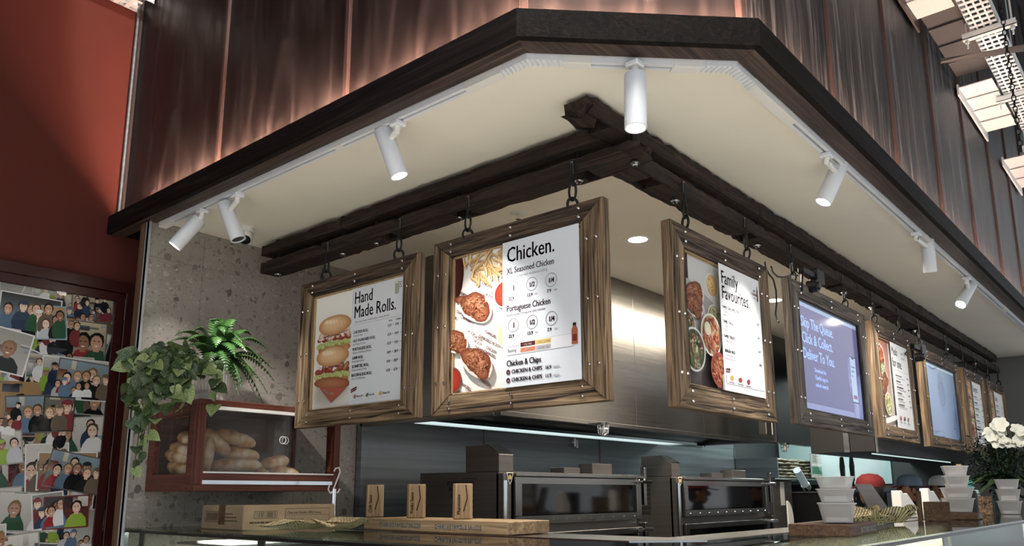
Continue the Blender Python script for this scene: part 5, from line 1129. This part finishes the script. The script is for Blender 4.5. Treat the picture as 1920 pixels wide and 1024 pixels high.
# ================================================================ STAFF in the kitchen
def person(lab, u, v, x, lean, capc, shirt, face):
    hc_ = gx(u, v, x); t = thing('person', lab, 'person', (hc_.x, hc_.y, 0), face); H = hc_.z
    j = [(0, 0, .92), (0, 0, 1.12), (lean * .5, 0, 1.32), (lean * .8, 0, H - .19), (lean, 0, H - .10), (0, .19, 0), (0, 0, 0)]
    bmv = [(0, 0, .95), (lean * .25, 0, 1.15), (lean * .6, 0, H - .30), (lean * .85, 0, H - .20), (lean, 0, H - .08), (0, .1, .90), (.02, .11, .50), (0, .11, .08), (.12, .11, .04), (0, -.1, .90), (.02, -.11, .50), (0, -.11, .08), (.12, -.11, .04), (lean * .6, .19, H - .30), (lean * .6 + .05, .24, H - .56), (lean * .6 + .28, .20, H - .62), (lean * .6, -.19, H - .30), (lean * .6 + .05, -.24, H - .56), (lean * .6 + .28, -.20, H - .62), (lean*.6+.35,.19,H-.61), (lean*.6+.35,-.19,H-.61)]
    ed = [(0, 1), (1, 2), (2, 3), (3, 4), (0, 5), (5, 6), (6, 7), (7, 8), (0, 9), (9, 10), (10, 11), (11, 12), (2, 13), (13, 14), (14, 15), (2, 16), (16, 17), (17, 18), (15, 19), (18, 20)]
    rad = [.15, .14, .16, .06, .055, .09, .065, .045, .04, .09, .065, .045, .04, .075, .05, .038, .075, .05, .038, .03, .03]
    me = bpy.data.meshes.new('body'); me.from_pydata(bmv, ed, []); me.materials.append(MATS[shirt]); o = bpy.data.objects.new('body', me); COL.objects.link(o); o.parent = t
    sk = o.modifiers.new('skin', 'SKIN'); lay = me.skin_vertices[0] if me.skin_vertices else None
    if lay is None:
        bm = bmesh.new(); bm.from_mesh(me); bm.verts.layers.skin.verify(); bm.to_mesh(me); bm.free(); lay = me.skin_vertices[0]
    for i, r_ in enumerate(rad): lay.data[i].radius = (r_, r_)
    lay.data[0].use_root = True
    ss = o.modifiers.new('sub', 'SUBSURF'); ss.levels = 1; ss.render_levels = 2
    c = (lean, 0, H)
    hb = MB().ball(c, (.090, .074, .112), 20)
    hb.ball((c[0] + .03, 0, c[2] - .05), (.055, .055, .055), 14); hb.ball((c[0] + .095, 0, c[2] - .015), (.018, .013, .022), 8); hb.ball((c[0], .076, c[2] - .01), (.016, .010, .026), 8); hb.ball((c[0], -.076, c[2] - .01), (.016, .010, .026), 8)
    hb.build('head', 'skin', t, smooth=True)
    for s_ in (1, -1): MB().ball((c[0] + .082, s_ * .030, c[2] + .012), (.008, .012, .007), 8).build('eye', 'black', t, smooth=True)
    MB().ball((c[0] + .080, 0, c[2] - .062), (.010, .024, .006), 8).build('mouth', 'cap_red', t, smooth=True)
    MB().ball((c[0] - .015, 0, c[2] + .01), (.090, .080, .108), 18).build('hair', 'hair', t, smooth=True)
    cp = MB().lathe([(.100, 0), (.102, .03), (.090, .065), (.055, .092), (0, .100)], (c[0] - .004, 0, c[2] + .030), 20); cp.build('cap', capc, t, smooth=True)
    MB().extr([(c[0] + .06, c[2] + .030), (c[0] + .175, c[2] + .012), (c[0] + .175, c[2] + .018), (c[0] + .06, c[2] + .040)], 1, -.06, .06).build('cap_peak', 'cap_red', t, bevel=.002)
    for s_ in (1, -1):
        hx, hy, hz = lean * .6 + .37, s_ * .19, H - .61; hm = MB().ball((hx, hy, hz), (.045, .038, .018), 10)
        for f in range(4): hm.tube([(hx + .03, hy + (f - 1.5) * .017, hz), (hx + .075 - .006 * abs(f - 1.3), hy + (f - 1.5) * .019, hz - .006), (hx + .105 - .01 * abs(f - 1.3), hy + (f - 1.5) * .019, hz - .022)], [.009, .008, .006], 6)
        hm.tube([(hx, hy - s_ * .03, hz), (hx + .035, hy - s_ * .055, hz - .004), (hx + .06, hy - s_ * .055, hz - .012)], [.010, .009, .007], 6); hm.build('hand', 'skin', t, smooth=True)
    return t
person('person in a red cap and black shirt bending over the bench behind the tub stand', 1640, 921, 6.3, .04, 'cap_red', 'cloth_black', R(60))
person('person in a blue-grey cap with red peak, in the middle of the kitchen', 1716, 918, 7.5, .05, 'cap_blue', 'cloth_black', R(130))
person('person in a pale cap and light shirt behind the far stack of tubs', 1770, 917, 8.45, .03, 'white', 'cloth_white', R(110))

# ================================================================ BEAM CLUTTER, DOWNLIGHTS, SPRINKLER
for i, (u, v, n_) in enumerate(((1196, 449, 'brightest one, between the chicken and family boards'), (1452, 563, 'beside the left edge of the purple screen'), (1612, 632, 'right of the purple screen'), (1703, 672, 'right of the meals for one board'))):
    q = gz(u, v, S0); t = thing('downlight', 'round recessed ceiling downlight, ' + n_, 'light', q, 0, 'recessed downlights in the kitchen ceiling')
    MB().lathe([(.048, -.002), (.075, -.005), (.078, 0), (.048, .0)], n=28).build('trim_ring', 'white', t, smooth=True); MB().lathe([(0, -.0025), (.050, -.0025)], n=24).build('lamp_face', 'downlight_face', t)
    spot('downlight_beam', (q.x, q.y, S0 - .012), (q.x, q.y, 0), 26, 130, .8, (1, .90, .76), .05)
q = gz(972, 399, S0); t = thing('sprinkler', 'ceiling sprinkler head with white round plate above the chicken board', 'sprinkler', q)
MB().lathe([(0, -.004), (.032, -.004), (.040, 0), (0, 0)], n=20).build('plate', 'white', t, smooth=True); MB().cyl((0, 0, -.03), (0, 0, -.004), .006, n=8).lathe([(0, -.036), (.014, -.034), (.014, -.031), (0, -.031)], n=10).build('head', 'chrome', t, smooth=True)
for i, (u, v, x0) in enumerate(((1515, 518, 'above the purple screen'), (1716, 655, 'above the blue screen'))):
    q = gy(u, v, 1.36); q.y = 1.35; t = thing('power_pack', 'black power pack with a round plug strapped to the beam ' + x0, 'power pack', q)
    MB().box(-.13, .10, -.02, .012, -.012, .016).box(.02, .12, -.03, .012, -.03, .04).build('case', 'black', t, bevel=.004); MB().cyl((.0, -.035, -.055), (.0, .015, -.055), .030, n=20).cyl((0, -.045, -.055), (0, -.035, -.055), .018, .022, n=16).build('round_plug', 'black', t, smooth=True)
    MB().tube([(-.10, 0, 0), (-.14, -.01, -.05), (-.12, 0, -.1)], .006, 6).build('lead', 'black', t, smooth=True)
def cable(pts, lab, y=1.36): tag(MB().tube([gy(u, v, y + .012 * math.sin(i * 1.3)) for i, (u, v) in enumerate(pts)], .0042, 6).build('cable', 'black', smooth=True), lab, 'cable', 'black cables on the timber rack')
cable([(1434, 492), (1436, 503), (1441, 513), (1450, 524), (1455, 545), (1456, 570), (1454, 588), (1456, 602), (1460, 604)], 'black cable curving down left of the purple screen', 1.36)
cable([(1446, 500), (1449, 510), (1458, 519), (1470, 520), (1484, 516), (1496, 517)], 'short black cable looping to the power pack above the purple screen')
cable([(1482, 532), (1500, 537), (1525, 548), (1548, 563), (1565, 572), (1584, 584)], 'long black cable lying over the top edge of the purple screen')
cable([(1725, 655), (1737, 662), (1748, 674), (1757, 686), (1765, 691), (1776, 682), (1782, 676), (1776, 673), (1768, 676)], 'black cable looping over the blue screen')
cable([(1700, 640), (1696, 650), (1703, 656), (1697, 664), (1702, 668)], 'squiggly black cable right of the meals for one board')

# ================================================================ HIGH LEVEL: cable trays, ribbed panels, fan, chain
def tray(lab, x0, x1, y0, y1, z, step, rowsy):
    t = thing('cable_tray', lab, 'cable tray', (x0, y0, z)); L, W = x1 - x0, y1 - y0
    MB().box(0, L, 0, .004, 0, .06).box(0, L, W - .004, W, 0, .06).build('side_rail', 'galv_bright', t)
    k = 0; x = 0; rm = MB(); rungm = None
    while x < L - step:
        if rungm is None:
            mm = MB().box(0, step * .42, 0, W, 0, .004)
            for j in range(rowsy + 1): w_ = W / rowsy; mm.box(step * .42, step, j * w_ - w_ * .14 if j else 0, min(W, j * w_ + w_ * .14), 0, .003)
            rungm = mm.mesh('rung'); rungm.materials.append(MATS['galv_bright'])
        mkobj('rung', rungm, None, t, (x, 0, 0)); x += step
    return t
tray('bright perforated cable tray running along high above the right cladding', 3.6, 8.0, .54, .675, 4.13, .055, 4)
tray('perforated cable tray end in the top left corner above the burgundy wall', .9, 1.655, 3.90, 4.05, 4.15, .055, 3)
for i, x in enumerate((4.76, 5.72, 6.7)):
    t = thing('tray_bracket', 'galvanised cross bracket under the cable tray, %s from the near end' % ('first', 'second', 'third')[i], 'bracket', (x, .60, 4.09), 0, 'brackets under the cable tray')
    MB().box(-.02, .02, -.14, .12, 0, .004).box(-.02, -.016, -.14, .12, 0, .035).box(.016, .02, -.14, .12, 0, .035).build('channel', 'galv_bright', t)
    for y in (-.12, .10): MB().cyl((0, y, -.05), (0, y, 1.6), .005, n=6).build('rod', 'galv', t); MB().cyl((0, y, -.02), (0, y, -.004), .011, n=6).build('nut', 'galv', t)
for i, (x0, x1, z, mt) in enumerate(((3.2, 4.44, 4.13, 'galv_bright'), (4.46, 5.40, 4.19, 'darkgrey'), (5.417, 6.28, 4.13, 'galv_bright'), (6.9, 7.7, 4.13, 'galv'))):
    t = thing('duct_cover', ('bright', 'dark', 'bright', 'far')[i] + ' ribbed metal panel between cable tray and cladding, ' + ('at the top edge', 'above the fan blade tip', 'with downturned edge', 'at the right edge')[i], 'panel', (x0, .69, z)); L = x1 - x0; nr = max(2, int(L / .2))
    for k in range(nr): MB().hexa([(k * L / nr + .002, 0, .0), ((k + 1) * L / nr + .006, 0, .012), ((k + 1) * L / nr + .006, .185, .012), (k * L / nr + .002, .185, .0), (k * L / nr + .002, 0, .006), ((k + 1) * L / nr + .006, 0, .018), ((k + 1) * L / nr + .006, .185, .018), (k * L / nr + .002, .185, .006)]).build('rib', mt, t)
    if i != 1: MB().box(-.0, L + .05, .186, .198, -.045, .03).build('edge_lip', 'galv' if i else 'copper', t, bevel=.002)
fan = thing('ceiling_fan', 'big ceiling fan with one long dark blade reaching in from the right edge', 'fan', (4.78, -.85, 3.72), math.atan2(1.60, -.60))
MB().lathe([(0, -.06), (.10, -.05), (.14, 0), (.12, .06), (0, .08)], n=24).build('hub', 'darkgrey', fan, smooth=True); MB().cyl((0, 0, .06), (0, 0, 3.1), .03, n=12).build('down_rod', 'darkgrey', fan, smooth=True)
for k in range(3):
    vs = []; nn = 12; an = k * 2 * math.pi / 3
    for i in range(nn + 1):
        r_ = .1 + 1.60 * i / nn; w_ = .085 * (1 - .45 * (i / nn)) * (.35 if i == nn else 1)
        for dy, dz in ((-w_, .012), (0, .018), (w_, -.008), (0, -.010)): q = Vector((r_, dy, dz)); q.rotate(Matrix.Rotation(an, 3, 'Z')); vs.append(q)
    MB().add(vs, [(i * 4 + s_, i * 4 + (s_ + 1) % 4, (i + 1) * 4 + (s_ + 1) % 4, (i + 1) * 4 + s_) for i in range(nn) for s_ in range(4)] + [(0, 1, 2, 3), tuple(nn * 4 + q for q in (3, 2, 1, 0))]).build('blade', 'darkgrey', fan, smooth=True)
q0 = gx(1876, 5, 3.6); t = thing('hanging_chain', 'dark steel chain hanging down in front of the bright cable tray', 'chain', (q0.x, q0.y, 3.0))
lk = MB().tube([(.0075 * math.cos(a), 0, .015 * math.sin(a)) for a in [2 * math.pi * k / 12 for k in range(12)]], .0022, 5, True).mesh('link', True); lk.materials.append(MATS['iron'])
for k in range(110): mkobj('link', lk, None, t, (0, 0, k * .0245 - .05), (0, 0, (k % 2) * math.pi / 2 + .4))
